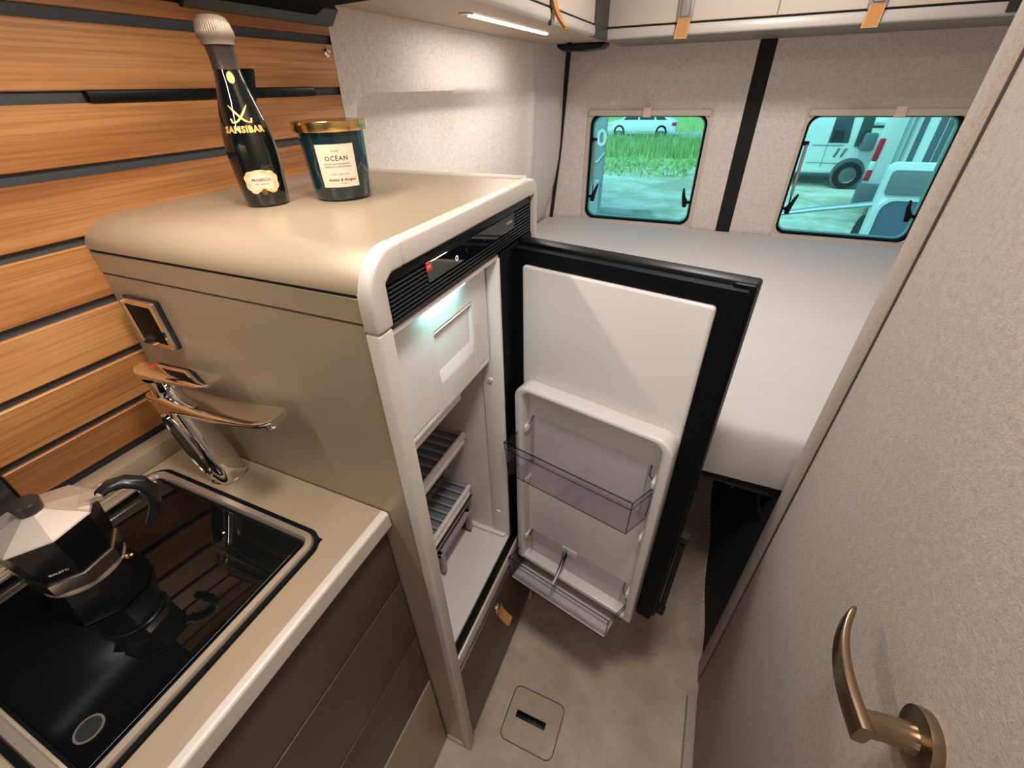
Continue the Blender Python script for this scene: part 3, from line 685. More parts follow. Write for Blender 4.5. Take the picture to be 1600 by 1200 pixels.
b = MB(); b.grid(lever, 24, 32)
for u in (0, 1): b.add([lever(u, j/32) for j in range(32)], [tuple(range(32))])
lv_ = b.build('lever', CHROME, fc)
b = MB(); b.lathe([(.0001, .0018), (.0105, .0015), (.0115, 0)], c=(-.668, .268), z0=1.1365, n=32, cap=False); b.build('lever_cap', BGLOSS, lv_)
for s_, m_ in ((-1, REDP), (1, BLUEI)):
    b = MB(); a_ = [(-.668+.007*math.cos(math.radians(t)), .268+.007*math.sin(math.radians(t))) for t in (range(100, 261, 16) if s_ < 0 else range(-80, 81, 16))]
    b.add([(x, y, 1.1388) for x, y in a_], [tuple(range(len(a_)))]); b.build('temperature_mark', m_, lv_)

# ================================================================ MOKA POT
mx, my = -.588, .070; Z0 = .9446
mk = thing('moka_pot', 'eight-sided black and aluminium stovetop coffee maker standing on the glass lid', 'coffee maker', (mx, my, Z0))
A8 = math.radians(-12)
b = MB(); b.lathe([(.040, 0), (.0455, .002), (.0455, .006), (.0385, .046), (.0375, .050)], c=(mx, my), z0=Z0, n=8, a0=A8); b.build('boiler', MOKA, mk, sharp=15)
b = MB(); b.lathe([(.0375, .0502), (.0388, .0515), (.0388, .0545), (.038, .0575)], c=(mx, my), z0=Z0, n=40); b.build('boiler_rim', ALU, mk)
b = MB(); b.lathe([(.0405, .0580), (.0425, .0590), (.0420, .0755), (.0395, .0765)], c=(mx, my), z0=Z0, n=8, a0=A8); b.build('collar', mat('collar_alu', srgb(190, 180, 170), .16, metal=1), mk, sharp=15)
b = MB(); b.lathe([(.0395, .0768), (.0405, .080), (.0465, .134), (.0460, .134), (.038, .0768)], c=(mx, my), z0=Z0, n=8, a0=A8, cap=False); ch = b.build('upper_chamber', MOKA, mk, sharp=15)
# pouring lip on the far side of the handle
hd = Vector((.55, .83, 0)).normalized(); sd_ = Vector((-hd.y, hd.x, 0))
def P(t, z, s=0): q = Vector((mx, my, 0))+hd*t+sd_*s; return (q.x, q.y, z)
b = MB(); zt = Z0+.134
b.add([P(-.040, zt, .016), P(-.040, zt, -.016), P(-.064, zt+.002, 0), P(-.038, zt-.04, .006), P(-.038, zt-.04, -.006)], [(0, 2, 3), (2, 1, 4), (3, 2, 4), (0, 1, 2)]); b.build('pouring_lip', MOKA, mk)
b = MB(); b.lathe([(.0480, .1345), (.0492, .136), (.0482, .1375), (.012, .1505), (.0001, .151)], c=(mx, my), z0=Z0, n=8, a0=A8, cap=False); ld = b.build('lid', ALU, mk, sharp=10)
b = MB(); b.lathe([(.0095, .149), (.0105, .151), (.0125, .1645), (.0118, .1655), (.0001, .166)], c=(mx, my), z0=Z0-.002, n=14, cap=False); b.build('lid_knob', mat('knob_black', srgb(36, 32, 30), .3), ld, sharp=30)
b = MB(); b.add([P(.036, zt+.003, .009), P(.036, zt+.003, -.009), P(.058, zt+.006, -.006), P(.058, zt+.006, .006), P(.036, zt+.010, .009), P(.036, zt+.010, -.009), P(.058, zt+.012, -.006), P(.058, zt+.012, .006)],
      [(0, 1, 2, 3), (7, 6, 5, 4), (0, 4, 5, 1), (1, 5, 6, 2), (2, 6, 7, 3), (3, 7, 4, 0)]); b.tube([P(.055, zt+.010, -.011), P(.055, zt+.010, .011)], .0035, 12); b.build('lid_hinge', ALU, mk)
hp = [(.053, zt+.008), (.064, zt+.014), (.078, zt+.013), (.090, zt+.004), (.094, zt-.012), (.090, zt-.030), (.082, zt-.045), (.074, zt-.055)]
b = MB(); b.tube([P(t, z) for t, z in hp], [(.0050, .0080), (.0060, .0095), (.0066, .0100), (.0070, .0105), (.0068, .0105), (.0062, .0100), (.0055, .0085), (.0042, .0065)], 18, upv=tuple(sd_)); b.build('handle', mat('handle_black', (.008, .008, .009), .3), mk)
b = MB(); b.tube([P(.032, Z0+.0465, -.0065), P(.0415, Z0+.0475, -.008)], .0040, 12); b.tube([P(.0415, Z0+.0475, -.008), P(.045, Z0+.0475, -.008)], .0026, 10)
b.build('safety_valve', mat('brass', srgb(206, 160, 110), .2, metal=1), mk)
# maker's lettering on the near facet
b = MB(); fa = A8+2*PI*7/8+PI/8; 
def facet(u, v):
    zz = Z0+.0885+v; rr_ = (.0405+(zz-Z0-.080)/.054*.006)*math.cos(PI/8)+.0004
    return (mx+rr_*math.cos(fa)-u*math.sin(fa), my+rr_*math.sin(fa)+u*math.cos(fa), zz)
text(b, 'BIALETTI', .0042, facet, bold=.0001); b.build('maker_print', WPRINT, ch)

# ================================================================ BOTTLE AND JAR ON THE TOWER
bx, by, bz_ = -.582, .464, 1.3205
bo = thing('wine_bottle', 'small dark green sparkling wine bottle with gold print and brown foil cap', 'bottle', (bx, by, bz_))
bp = [(.022, 0), (.0265, .001), (.0285, .005), (.0300, .030), (.0312, .050), (.0315, .066), (.0300, .084), (.0268, .102), (.0215, .122), (.0170, .140), (.0150, .152), (.0138, .165), (.0132, .168)]
b = MB(); b.lathe(bp, c=(bx, by), z0=bz_, n=64); g_ = b.build('glass_body', BOTTLE, bo, sharp=60)
b = MB(); b.lathe([(.0152, .1545), (.0146, .160), (.0150, .172), (.0160, .1785), (.0150, .179)], c=(bx, by), z0=bz_, n=48, cap=False); b.build('foil_sleeve', FOIL2, bo, sharp=60)
b = MB(); b.lathe([(.0150, .1785), (.0178, .1785), (.0180, .1835), (.0208, .186), (.0204, .191), (.0185, .199), (.0150, .2045), (.010, .2065), (.0001, .207)], c=(bx, by), z0=bz_, n=96, cap=False)
for v in b.b.verts:
    if v.co.z-bz_ > .185 and v.index % 1 == 0:
        dx, dy = v.co.x-bx, v.co.y-by; k_ = 1-.035*(round(math.atan2(dy, dx)/(2*PI)*96) % 2); v.co.x = bx+dx*k_; v.co.y = by+dy*k_
b.build('foil_cap', FOIL, bo, sharp=50)
brd = lambda z: interp([(b_, a_) for a_, b_ in bp], z)
th0 = math.atan2(0-by, 0-bx)     # direction to the viewer
def onb(u, v, zc, off=.0005, tw=0):
    z = zc+v; r = brd(z)+off; t = th0+tw+u/brd(zc); return (bx+r*math.cos(t), by+r*math.sin(t), bz_+z)
b = MB(); text(b, 'SANSIBAR', .0098, lambda u, v: onb(u, v, .0895, tw=-.05), bold=.0005, spacing=1.12); b.build('gold_lettering', GOLDP, g_)
b = MB()
for s_ in (1, -1):
    pts = []
    for i in range(15):
        t = i/14; x = s_*(-.0125+.024*t); y = .0180*(1-t)**1.7+.001*math.sin(t*PI*2)
        w_ = .0015*math.sin(min(1, t*1.15+.06)*PI*.9)+.0003
        pts.append((x, y, w_))
    vs = [onb(x, y+w_, .1005, .0006+.0001*s_, -.05) for x, y, w_ in pts]+[onb(x, y-w_, .1005, .0006+.0001*s_, -.05) for x, y, w_ in pts]
    b.add(vs, [(i, i+1, 16+i, 15+i) for i in range(14)])
    hx = s_*.0100
    b.add([onb(hx-.0012, -.001, .1005, .0008, -.05), onb(hx+.0012, -.001, .1005, .0008, -.05), onb(hx+.0020*s_+.0012, .0042, .1005, .0008, -.05), onb(hx+.0020*s_-.0012, .0042, .1005, .0008, -.05)], [(0, 1, 2, 3)])
b.build('crossed_sabres', GOLDP, g_)
# scalloped cream and gold label
b = MB(); lp = []
for i in range(72):
    t = 2*PI*i/72; r = 1+.07*abs(math.sin(t*5.0)); x = .0205*math.copysign(abs(math.cos(t))**.75, math.cos(t))*r; y = .0142*math.copysign(abs(math.sin(t))**.75, math.sin(t))*r
    if math.sin(t) < -.7 and abs(math.cos(t)) < .35: y += .006*(1-abs(math.cos(t))/.35)
    lp.append((x, y))
def patch(b, lp, zc, off, m, sc1=1., nr=5, tw=-.02):
    vs = [onb(0, 0, zc, off, tw)]
    for k in range(1, nr+1):
        vs += [onb(x*k/nr*sc1, y*k/nr*sc1, zc, off, tw) for x, y in lp]
    n = len(lp); f = [(0, 1+i, 1+(i+1) % n) for i in range(n)]
    for k in range(nr-1): f += [(1+k*n+i, 1+(k+1)*n+i, 1+(k+1)*n+(i+1) % n, 1+k*n+(i+1) % n) for i in range(n)]
    b.add(vs, f); return b
b = patch(MB(), lp, .0315, .0005, None); lb = b.build('paper_label', mat('cream_gold_label', srgb(206, 160, 92), .5, var=.2, vscale=160, col2=srgb(238, 218, 184)), g_)
b = patch(MB(), lp, .0315, .0007, None, .68); b.build('label_field', PAPER, lb)
b = MB(); text(b, 'PROSECCO', .0046, lambda u, v: onb(u, v, .0330, .0010, -.02), bold=.00006); text(b, 'DOC Extra Dry', .0026, lambda u, v: onb(u, v, .0287, .0010, -.02)); b.build('label_print', INK, lb)
b = patch(MB(), [(.0035*math.cos(a*PI/12), .004*math.sin(a*PI/12)) for a in range(24)], .0195, .0010, None, nr=2); b.build('label_seal', mat('seal_bronze', srgb(120, 84, 40), .4, metal=.4), lb)
b = patch(MB(), [(.004*math.cos(a*PI/12), .006*math.sin(a*PI/12)) for a in range(24)], .1465, .0008, None, nr=2, tw=.1); b.build('neck_medallion', GOLDP, g_)

jx, jy, jz = -.508, .538, 1.3205
ja = thing('scented_candle', 'teal glass candle jar with a cream label and a shiny gold lid', 'candle', (jx, jy, jz))
jp = [(.034, 0), (.0385, .0015), (.0405, .006), (.0418, .030), (.0440, .084), (.0440, .086), (.0425, .086)]
b = MB(); b.lathe(jp, c=(jx, jy), z0=jz, n=72); jg = b.build('glass_jar', JAR, ja, sharp=60)
b = MB(); b.lathe([(.0440, .0862), (.0492, .0862), (.0494, .0866), (.0494, .0976), (.0490, .0980), (.0001, .0980)], c=(jx, jy), z0=jz, n=72, cap=False); b.build('gold_lid', GOLD, ja, sharp=40)
jr = lambda z: interp([(b_, a_) for a_, b_ in jp[:5]], z)
tj = math.atan2(-jy, -jx)
def onj(u, v, off=.0006, zc=.0455): z = zc+v; r = jr(z)+off; t = tj-.02+u/.0425; return (jx+r*math.cos(t), jy+r*math.sin(t), jz+z)
b = MB(); b.grid(lambda u, v: onj((u-.5)*.050, (v-.5)*.053), 16, 8); jl = b.build('paper_label', PAPER, jg)
b = MB()
text(b, 'N\u00b0 001', .0032, lambda u, v: onj(u, v+.0175, .0009)); text(b, 'OC\u00c9AN', .0080, lambda u, v: onj(u, v+.0070, .0009), bold=.0001, spacing=1.15)
text(b, 'BOUGIE PARFUMEE SENTEUR', .0026, lambda u, v: onj(u, v+.0020, .0009)); text(b, 'MARINE AUX AGRUMES FRAIS', .0026, lambda u, v: onj(u, v-.0015, .0009))
text(b, '6.7 OZ - 190 G / 5 H', .0028, lambda u, v: onj(u, v-.0110, .0009)); text(b, 'Atelier & Bougies', .0052, lambda u, v: onj(u+.002, v-.0185, .0009), shear=.35, bold=.00005); text(b, 'DE PARIS', .0022, lambda u, v: onj(u+.003, v-.0225, .0009))
b.build('label_print', INK, jl)

# ================================================================ SWITCH / SOCKET ON THE TOWER SIDE
so_ = thing('wall_socket', 'square black socket in a raised chrome frame on the tower side', 'socket', (-.685, .305, 1.18))
b = MB(); b.box(-.722, -.650, .2975, .3048, 1.152, 1.226, .003); b.build('frame', mat('socket_edge', srgb(30, 26, 24), .3), so_)
b = MB(); b.ring(rrect(-.720, -.652, 1.154, 1.224, .003, 3), rrect(-.713, -.659, 1.161, 1.217, .002, 3), .2935, .2978, 'y'); b.build('chrome_rim', CHROME, so_)
b = MB(); b.box(-.713, -.659, .2945, .2976, 1.161, 1.217, .001); b.build('socket_cover', mat('socket_black', srgb(10, 12, 13), .55, spec=.12), so_)

# ================================================================ BED
def bedtop(u, v):
    x = -.812+u*1.832; y = .80+v*1.54
    z = .858
    e = y-.80
    r = .035
    if e < r: z -= r-math.sqrt(max(0, r*r-(r-e)**2))
    z += .0030*math.sin(y*17+x*2.2+1)*math.exp(-((x-.55)/.45)**2)*math.exp(-((y-1.25)/.35)**2)
    z += .0080*math.exp(-((y-1.22-.05*x)/.026)**2)*math.exp(-((x-.55)/.4)**2)+.007*math.exp(-((y-1.02+.03*x)/.022)**2)+.006*math.exp(-((y-.93+.08*x)/.02)**2)*math.exp(-((x-.4)/.3)**2)+.005*math.exp(-((y-1.40-.03*x)/.03)**2)*math.exp(-((x-.3)/.3)**2)*math.exp(-((x-.6)/.4)**2)-.006*math.exp(-((y-1.12+.02*x)/.026)**2)*math.exp(-((x-.5)/.4)**2)
    z += .016*math.exp(-((x+.62)/.14)**2)*math.exp(-((y-2.25)/.25)**2)+.003*math.sin(x*5+1)*math.sin(y*4)
    return (x, y, z)
b = MB(); b.grid(bedtop, 120, 140)
NV = [bedtop(i/120, 0) for i in range(121)]
b.grid(lambda u, v: (-.812+u*1.832, .80+.004*math.sin(v*PI)*-1+.003*math.sin(u*30)*v*(1-v), bedtop(u, 0)[2]*(1-v)+.728*v), 120, 8)
b.box(-.81, 1.02, .812, 2.335, .728, .80)
tag(b.build('mattress', SHEET, sharp=70), 'wide mattress under a smooth cream fitted sheet below the rear windows', 'mattress')
bb = thing('bed_base', 'dark bed base under the mattress over a black storage space', 'bed', (.05, 1.5, .69))
b = MB(); b.box(-.81, 1.04, .815, 2.335, .700, .7265); b.build('slatted_board', BLACKM, bb)
b = MB(); b.tube([(.12, .822, .700), (.17, .822, .694), (.23, .822, .690), (.285, .822, .688)], [(.004, .008)]*4, 8); b.build('edge_bow', DGREEN, bb)
b = MB(); loop_strap(b, .238, .824, .845, .690, .615, .018, .003); b.build('strap_loop', mat('dark_strap', srgb(50, 42, 38), .7), bb)
b = MB(); b.box(.184, .190, .85, .858, .650, .700); b.build('support_pin', DGREEN, bb)
cu_ = thing('storage_curtain', 'black cloth panel with a dotted zip at the floor beside the under-bed space', 'curtain', (.262, .78, 0))
b = MB(); b.grid(lambda u, v: (.262+.004*math.sin(u*26)*(1-v), .768+u*1.55, .001+v*.698), 60, 6); b.grid(lambda u, v: (.268, .768+u*1.55, .001+v*.698), 2, 2); b.build('cloth', CLOTH, cu_)
b = MB()
for k in range(34): b.box(.2545, .2575, .86+k*.022, .866+k*.022, .002, .006)
tag(b.build('zip_teeth', WPRINT, cu_), kind='stuff')

# ================================================================ OVERHEAD CABINETS
oc = thing('overhead_cabinet', 'long pale overhead cabinet above the bed, with two tan strap latches, over the rear windows', 'cabinet', (.25, 2.18, 1.585))
b = MB(); b.box(-.485, 1.045, 2.005, 2.348, 1.590, 1.975); b.build('carcass', UNDER, oc)
b = MB(); b.prism([(1.998, 1.587), (2.01, 1.583), (2.348, 1.583), (2.348, 1.590), (2.006, 1.592)], -.485, 1.045, 'x'); b.build('underside', UNDER2, oc)
b = MB(); b.prism([(1.997, 1.6165), (1.992, 1.600), (1.994, 1.589), (2.000, 1.585), (2.008, 1.588), (2.008, 1.6165)], -.484, .688, 'x', bev=.0015); b.build('lip', LIPM, oc)
for x0, x1 in ((-.480, .0665), (.0695, .632)):
    b = MB(); b.box(x0, x1, 1.992, 2.006, 1.622, 1.93, .002); od = b.build('cabinet_door', DOORW, oc)
    cx = -.213 if x0 < 0 else .332
    b = MB(); b.box(cx-.026, cx+.024, 1.982, 1.992, 1.619, 1.70, .004); b.build('latch_plate', LATCH, od)
    b = MB(); b.ring(rrect(cx-.016, cx+.014, 1.634, 1.69, .004, 4), rrect(cx-.0145, cx+.0125, 1.6355, 1.6885, .003, 4), 1.9812, 1.9822, 'y'); b.build('latch_button', DGREEN, od)
    b = MB(); b.prism([(cx-.020, 1.630), (cx+.020, 1.630), (cx+.017, 1.575), (cx-.026, 1.575)], 1.979, 1.9815, 'y', bev=.0006, seg=1)
    st = b.build('latch_strap', LEATHER, od)
    b = MB()
    for s_ in (-1, 1):
        b.tube([(cx+s_*.0178, 1.9787, 1.628), (cx-.0045+s_*.0195, 1.9787, 1.577)], .0006, 6)
    b.tube([(cx-.024, 1.9787, 1.5768), (cx+.015, 1.9787, 1.5768)], .0006, 6); b.build('stitching', STITCH, st)
b = MB(); b.box(.640, .672, 1.985, 2.01, 1.592, 1.975, .003); b.build('end_post', DGREEN, oc)
b = MB(); b.box(.690, 1.045, 1.999, 2.006, 1.622, 1.93, .002); b.build('end_flap', DOORW, oc)
b = MB(); b.box(-.486, .64, 1.998, 2.004, 1.6170, 1.6215); b.build('shadow_gap', BLACKM, oc)

ol = thing('overhead_cabinet', 'pale overhead cabinet along the slatted wall side, with a lit strip lamp beneath', 'cabinet', (-.62, 1.4, 1.583))
b = MB(); b.box(-.735, -.487, .80, 1.995, 1.592, 1.975); b.build('carcass', DOORW, ol)
b = MB(); b.prism([(-.752, .815), (-.480, .815), (-.480, 1.992), (-.752, 1.992)], 1.5855, 1.5915, 'z'); b.build('underside', UNDER, ol)
b = MB(); b.prism([(-.474, 1.612), (-.471, 1.600), (-.472, 1.590), (-.478, 1.5835), (-.486, 1.5855), (-.486, 1.612)], .80, 1.80, 'y', bev=.0015); b.build('lip', LIPM, ol)
for y0, y1 in ((.80, 1.352), (1.372, 1.795)):
    b = MB(); b.box(-.487, -.475, y0, y1, 1.6165, 1.93, .002); b.build('cabinet_door', DOORW, ol)
b = MB(); b.box(-.489, -.4745, 1.800, 1.990, 1.5835, 1.975); b.build('corner_post', DGREEN, ol)
b = MB(); b.box(-.486, -.478, .80, 1.8, 1.6120, 1.6165); b.build('shadow_gap', BLACKM, ol)
b = MB(); loop_strap(b, -.474, 1.352, 1.384, 1.660, 1.570, .040, .004); b.build('pull_loop', LEATHER, ol)
b = MB(); b.box(-.479, -.471, 1.350, 1.358, 1.578, 1.70, .002); b.build('latch_bar', DGREEN, ol)
b = MB(); b.box(-.586, -.575, 1.115, 1.625, 1.5815, 1.5856, .0015); b.build('strip_lamp', LED, ol)
b = MB(); b.box(-.592, -.568, 1.085, 1.113, 1.5835, 1.5856, .001); b.build('lamp_switch', CHAMP_E, ol)

ok = thing('overhead_cabinet', 'dark overhead cabinet directly above the wooden slats', 'cabinet', (-.60, -.2, 1.56))
b = MB(); b.prism([(-.752, 1.556), (-.746, 1.556), (-.700, 1.574), (-.44, 1.580), (-.44, 1.975), (-.735, 1.975)], -1.2, .795, 'y'); b.build('carcass', DARKU, ok)
b = MB(); b.box(-.509, -.491, -.23, .57, 1.5735, 1.5775, .001); b.build('strip_lamp', LEDK, ok)
b = MB(); b.prism([(-.756, 1.553), (-.735, 1.553), (-.715, 1.575), (-.735, 1.60), (-.752, 1.60)], .55, .845, 'y'); b.build('end_moulding', DGREEN, ok)

# small black things on the rear corner
t_ = thing('corner_speaker', 'flat black unit fixed under the corner where the two pale cabinets meet', 'speaker', (-.60, 2.2, 1.58))
b = MB(); b.prism([(-.672, 1.5825), (-.487, 1.5825), (-.487, 1.575), (-.502, 1.563), (-.575, 1.558), (-.650, 1.561), (-.669, 1.572)], 2.00, 2.09, 'y', bev=.003); b.build('housing', BLACK, t_)
v_ = thing('wall_vent', 'round black louvred vent on the felt wall above the mattress', 'vent', (-.79, 2.09, .966))
b = MB(); b.lathe([(.0001, .020), (.028, .020), (.034, .014), (.034, 0)], n=36, cap=False); b.b.transform(Matrix.Translation((-.795, 2.055, .966)) @ Matrix.Rotation(PI/2-.15, 4, 'Y')); b.build('ring', BLACK, v_)
for k in range(4):
    b = MB(); b.box(-.777, -.772, 2.035, 2.075, .949+k*.010, .953+k*.010, .001); b.build('louvre', VENT, v_)

# ceiling lamps (the rooms' own lights)
for x, y, r, lbl in ((.0, .24, .085, 'small square ceiling lamp over the aisle'), (.0, -1.3, .15, 'large square ceiling lamp over the cab end'), (.10, 1.42, .10, 'square ceiling lamp over the bed')):
    t_ = thing('ceiling_lamp', lbl, 'lamp', (x, y, 1.98))
    b = MB(); b.ring(rrect(x-r-.02, x+r+.02, y-r-.02, y+r+.02, .02, 4), rrect(x-r, x+r, y-r, y+r, .015, 4), 1.962, 1.979, 'z'); b.build('frame', WHITE, t_)
    b = MB(); b.box(x-r, x+r, y-r, y+r, 1.968, 1.976); b.build('diffuser', emis('ceiling_diffuser', (1, .86, .7), 2), t_)

# ================================================================ OUTSIDE
GZ = -.5
gm = bpy.data.materials.new('outdoor_ground'); gm.use_nodes = True; n = gm.node_tree; L = n.links; B = n.nodes['Principled BSDF']; B.inputs['Roughness'].default_value = 1
tc = n.nodes.new('ShaderNodeTexCoord'); no = n.nodes.new('ShaderNodeTexNoise'); no.inputs['Scale'].default_value = .9; no.inputs['Detail'].default_value = 10; no.inputs['Roughness'].default_value = .7
L.new(tc.outputs['Object'], no.inputs[0]); cr = n.nodes.new('ShaderNodeValToRGB'); cr.color_ramp.elements[0].position = .42; cr.color_ramp.elements[1].position = .58
cr.color_ramp.elements[0].color = srgb(168, 170, 150); cr.color_ramp.elements[1].color = srgb(214, 212, 204); L.new(no.outputs[0], cr.inputs[0]); L.new(cr.outputs[0], B.inputs['Base Color'])
tag(MB().box(-60, 60, 2.6, 90, GZ-.05, GZ).build('ground', gm), kind='structure')
GR = mat('meadow', srgb(140, 172, 108), 1, var=.3, vscale=1.6, col2=srgb(186, 206, 144))
ROAD = mat('asphalt', srgb(176, 178, 180), .9)
b = MB()
def tuft(x, y, h):
    a = random.uniform(0, PI); w_ = .02+.02*random.random(); dx, dy = w_*math.cos(a), w_*math.sin(a); lx, ly = random.uniform(-.06, .06), random.uniform(-.06, .06)
    b.add([(x-dx, y-dy, GZ), (x+dx, y+dy, GZ), (x+lx, y+ly, GZ+h)], [(0, 1, 2)])
b.box(-40, 3.2, 14.3, 21.0, GZ-.02, GZ+.012)
for k in range(16000):
    y = 12.3+8.6*random.random()**.9; x = random.uniform(-14, -.7 if y < 14.2 else 3.3); tuft(x, y, (.10 if y < 15.5 else .38)*random.uniform(.5, 1.2))
tag(b.build('grass_verge', GR), 'long green grass verge in front of the road outside', 'grass', kind='stuff')
b = MB(); b.box(-60, 60, 21.2, 24.6, GZ, GZ+.02); b.build('road', ROAD)['label'] = 'pale road running past beyond the grass'; bpy.data.objects['road']['category'] = 'road'
b = MB(); b.box(-60, 4.5, 25.2, 60, GZ-.02, GZ+.02)
for k in range(5000): tuft_y = 25.3+16*random.random(); x = random.uniform(-24, 4); b.add([(x, tuft_y, GZ), (x+.08, tuft_y, GZ), (x+.04, tuft_y+.1, GZ+.4)], [(0, 1, 2)])
tag(b.build('far_meadow', GR), 'grass field across the road outside', 'grass', kind='stuff')
b = MB(); b.box(3.4, 6.5, 12.2, 21.0, GZ, GZ+.014)
for k in range(2500): x = random.uniform(3.5, 6.5); y = random.uniform(12.5, 21); b.add([(x-.03, y, GZ), (x+.03, y, GZ), (x, y+.04, GZ+random.uniform(.06, .2))], [(0, 1, 2)])
tag(b.build('grass_patch', GR), 'short green grass patch between the parked vans', 'grass', kind='stuff')

VW = mat('white_paint', srgb(232, 234, 236), .3, coat=.4); VG = mat('vehicle_glass', srgb(60, 76, 84), .1); TY = mat('tyre', srgb(30, 32, 34), .8); RIM = mat('wheel_rim', srgb(120, 124, 128), .4, metal=.6)
SIL = mat('silver_paint', srgb(170, 178, 186), .35, metal=.4); REDL = mat('tail_lamp_red', srgb(214, 40, 56), .3); GREYP = mat('grey_panel', srgb(126, 128, 134), .6); DGP = mat('dark_side_band', srgb(96, 108, 118), .5)
def wheel(parent, cx, cy, cz, r=.33, w=.2):
    b = MB(); b.lathe([(r*.62, -w/2), (r*.93, -w/2), (r, -w*.35), (r, w*.35), (r*.93, w/2), (r*.62, w/2)], n=32, cap=False); b.b.transform(Matrix.Translation((cx, cy, cz)) @ Matrix.Rotation(PI/2, 4, 'X')); t = b.build('wheel', TY, parent)
    b = MB(); b.lathe([(.0001, w*.45), (r*.2, w*.5), (r*.55, w*.42), (r*.64, w*.5), (r*.64, -w*.5), (.0001, -w*.5)], n=20, cap=False); b.b.transform(Matrix.Translation((cx, cy, cz)) @ Matrix.Rotation(PI/2, 4, 'X')); b.build('wheel_rim', RIM, t)
# passing car on the road
car = thing('car', 'pale estate car passing on the road outside', 'car', (-3.6, 22.9, GZ))
b = MB(); b.prism([(-5.7, -.20), (-5.75, .12), (-5.55, .30), (-4.9, .38), (-4.5, .72), (-4.2, .80), (-2.6, .80), (-2.0, .40), (-1.75, .30), (-1.7, -.20)], 22.1, 23.7, 'y', bev=.06, seg=2); b.build('body', VW, car)
for poly in ([(-4.75, .40), (-4.4, .68), (-3.9, .70), (-3.9, .40)], [(-3.8, .40), (-3.8, .70), (-3.05, .70), (-2.95, .40)], [(-2.85, .40), (-2.95, .70), (-2.65, .68), (-2.25, .40)]):
    b = MB(); b.prism(poly, 22.085, 22.10, 'y'); b.build('window', VG, car)
for x in (-4.95, -2.5): wheel(car, x, 22.2, GZ+.33)
b = MB(); b.box(-1.95, -1.70, 22.08, 22.2, .10, .28, .02); b.build('tail_lamp', REDL, car)
b = MB(); b.box(-5.72, -5.4, 22.08, 22.2, .10, .26, .02); b.build('headlamp', mat('lamp_clear', srgb(240, 236, 200), .2), car)
car.scale = (.74, .74, .74); car.location = (-3.45, 22.9, GZ)
# blue-grey parked vehicle corner with lettering, seen at the edge of the first window
bv = thing('parked_van', 'blue-grey van corner with white lettering at the edge of the near window', 'van', (-2.0, 6.6, GZ))
b = MB(); b.prism([(-3.4, 6.0), (-1.335, 6.0), (-1.55, 6.8), (-2.1, 8.6), (-3.4, 8.6)], GZ+.35, 2.0, 'z', bev=.04, seg=3); b.prism([(-3.4, 5.95), (-1.36, 5.95), (-1.57, 6.8), (-2.12, 8.65), (-3.4, 8.65)], GZ+.2, .45, 'z', bev=.02); b.build('body', SIL, bv)
b = MB(); text(b, '10', .26, lambda u, v: (-1.46+u, 5.985, .83+v), bold=.006); b.build('lettering', WPRINT, bv)
b = MB(); b.tube([(-1.85, 5.985, .56), (-1.6, 5.985, .58), (-1.42, 5.985, .66), (-1.34, 5.98, .76)], .008, 6)
b.ring([(-1.48+.115*math.cos(a*PI/12), 1.28+.15*math.sin(a*PI/12)) for a in range(24)], [(-1.48+.105*math.cos(a*PI/12), 1.28+.14*math.sin(a*PI/12)) for a in range(24)], 5.97, 5.99, 'y'); b.build('swoosh', WPRINT, bv)
for y in (6.7, 8.2): 
    b = MB(); b.lathe([(.2, -.1), (.33, -.1), (.33, .1), (.2, .1)], n=28); b.b.transform(Matrix.Translation((-2.6, y, GZ+.33)) @ Matrix.Rotation(PI/2, 4, 'Y')); b.build('wheel', TY, bv)
# white delivery van, side on
v1 = thing('parked_van', 'white panel van parked side-on beyond the second window, dark cab window and mirror', 'van', (1.0, 13, GZ))
b = MB(); b.prism([(-.35, GZ+.28), (-.35, 1.9), (-.25, 2.0), (1.6, 1.95), (2.15, 1.65), (2.55, .62), (3.0, .35), (3.12, .10), (3.12, GZ+.28)], 12.0, 13.9, 'y', bev=.06, seg=3); vb = b.build('body', VW, v1)
b = MB(); b.prism([(1.98, .36), (1.98, .90), (2.27, .92), (2.33, .36)], 11.98, 12.02, 'y', bev=.01); b.build('cab_window', VG, v1)
b = MB(); b.prism([(2.01, .38), (2.01, .58), (2.20, .58), (2.22, .38)], 11.965, 11.985, 'y'); b.build('seat_shadow', mat('dark_seat', srgb(30, 40, 46), .8), v1)
b = MB(); b.prism([(2.44, .30), (2.44, 1.1), (2.62, .95), (2.66, .30)], 11.96, 12.02, 'y', bev=.01); b.build('quarter_glass', VG, v1)
b = MB(); b.box(2.52, 2.74, 11.72, 11.86, .24, .56, .04, 3); b.box(2.52, 2.60, 11.82, 12.0, .26, .36, .02); b.build('mirror', DGP, v1)
b = MB(); b.box(1.70, 2.26, 11.985, 12.01, .305, .315); b.box(1.97, 1.975, 11.985, 12.01, -.1, .95); b.box(1.70, 2.6, 11.985, 12.01, -.02, -.012); b.build('door_seams', DGP, v1)
for k in range(2):
    b = MB(); b.prism([(2.14+k*.12, .10), (2.18+k*.12, .10), (2.23+k*.12, .26), (2.19+k*.12, .26)], 11.98, 12.0, 'y'); b.build('slot_vent', DGP, v1)
b = MB(); b.lathe([(.0001, 0), (.30, 0), (.30, .03), (.0001, .03)], n=32, cap=False); b.b.transform(Matrix.Translation((2.50, 12.01, GZ+.29)) @ Matrix.Rotation(PI/2, 4, 'X')); b.build('wheel_arch', DGP, v1)
wheel(v1, 2.50, 12.02, GZ+.27, .25); wheel(v1, .25, 12.02, GZ+.27, .25)
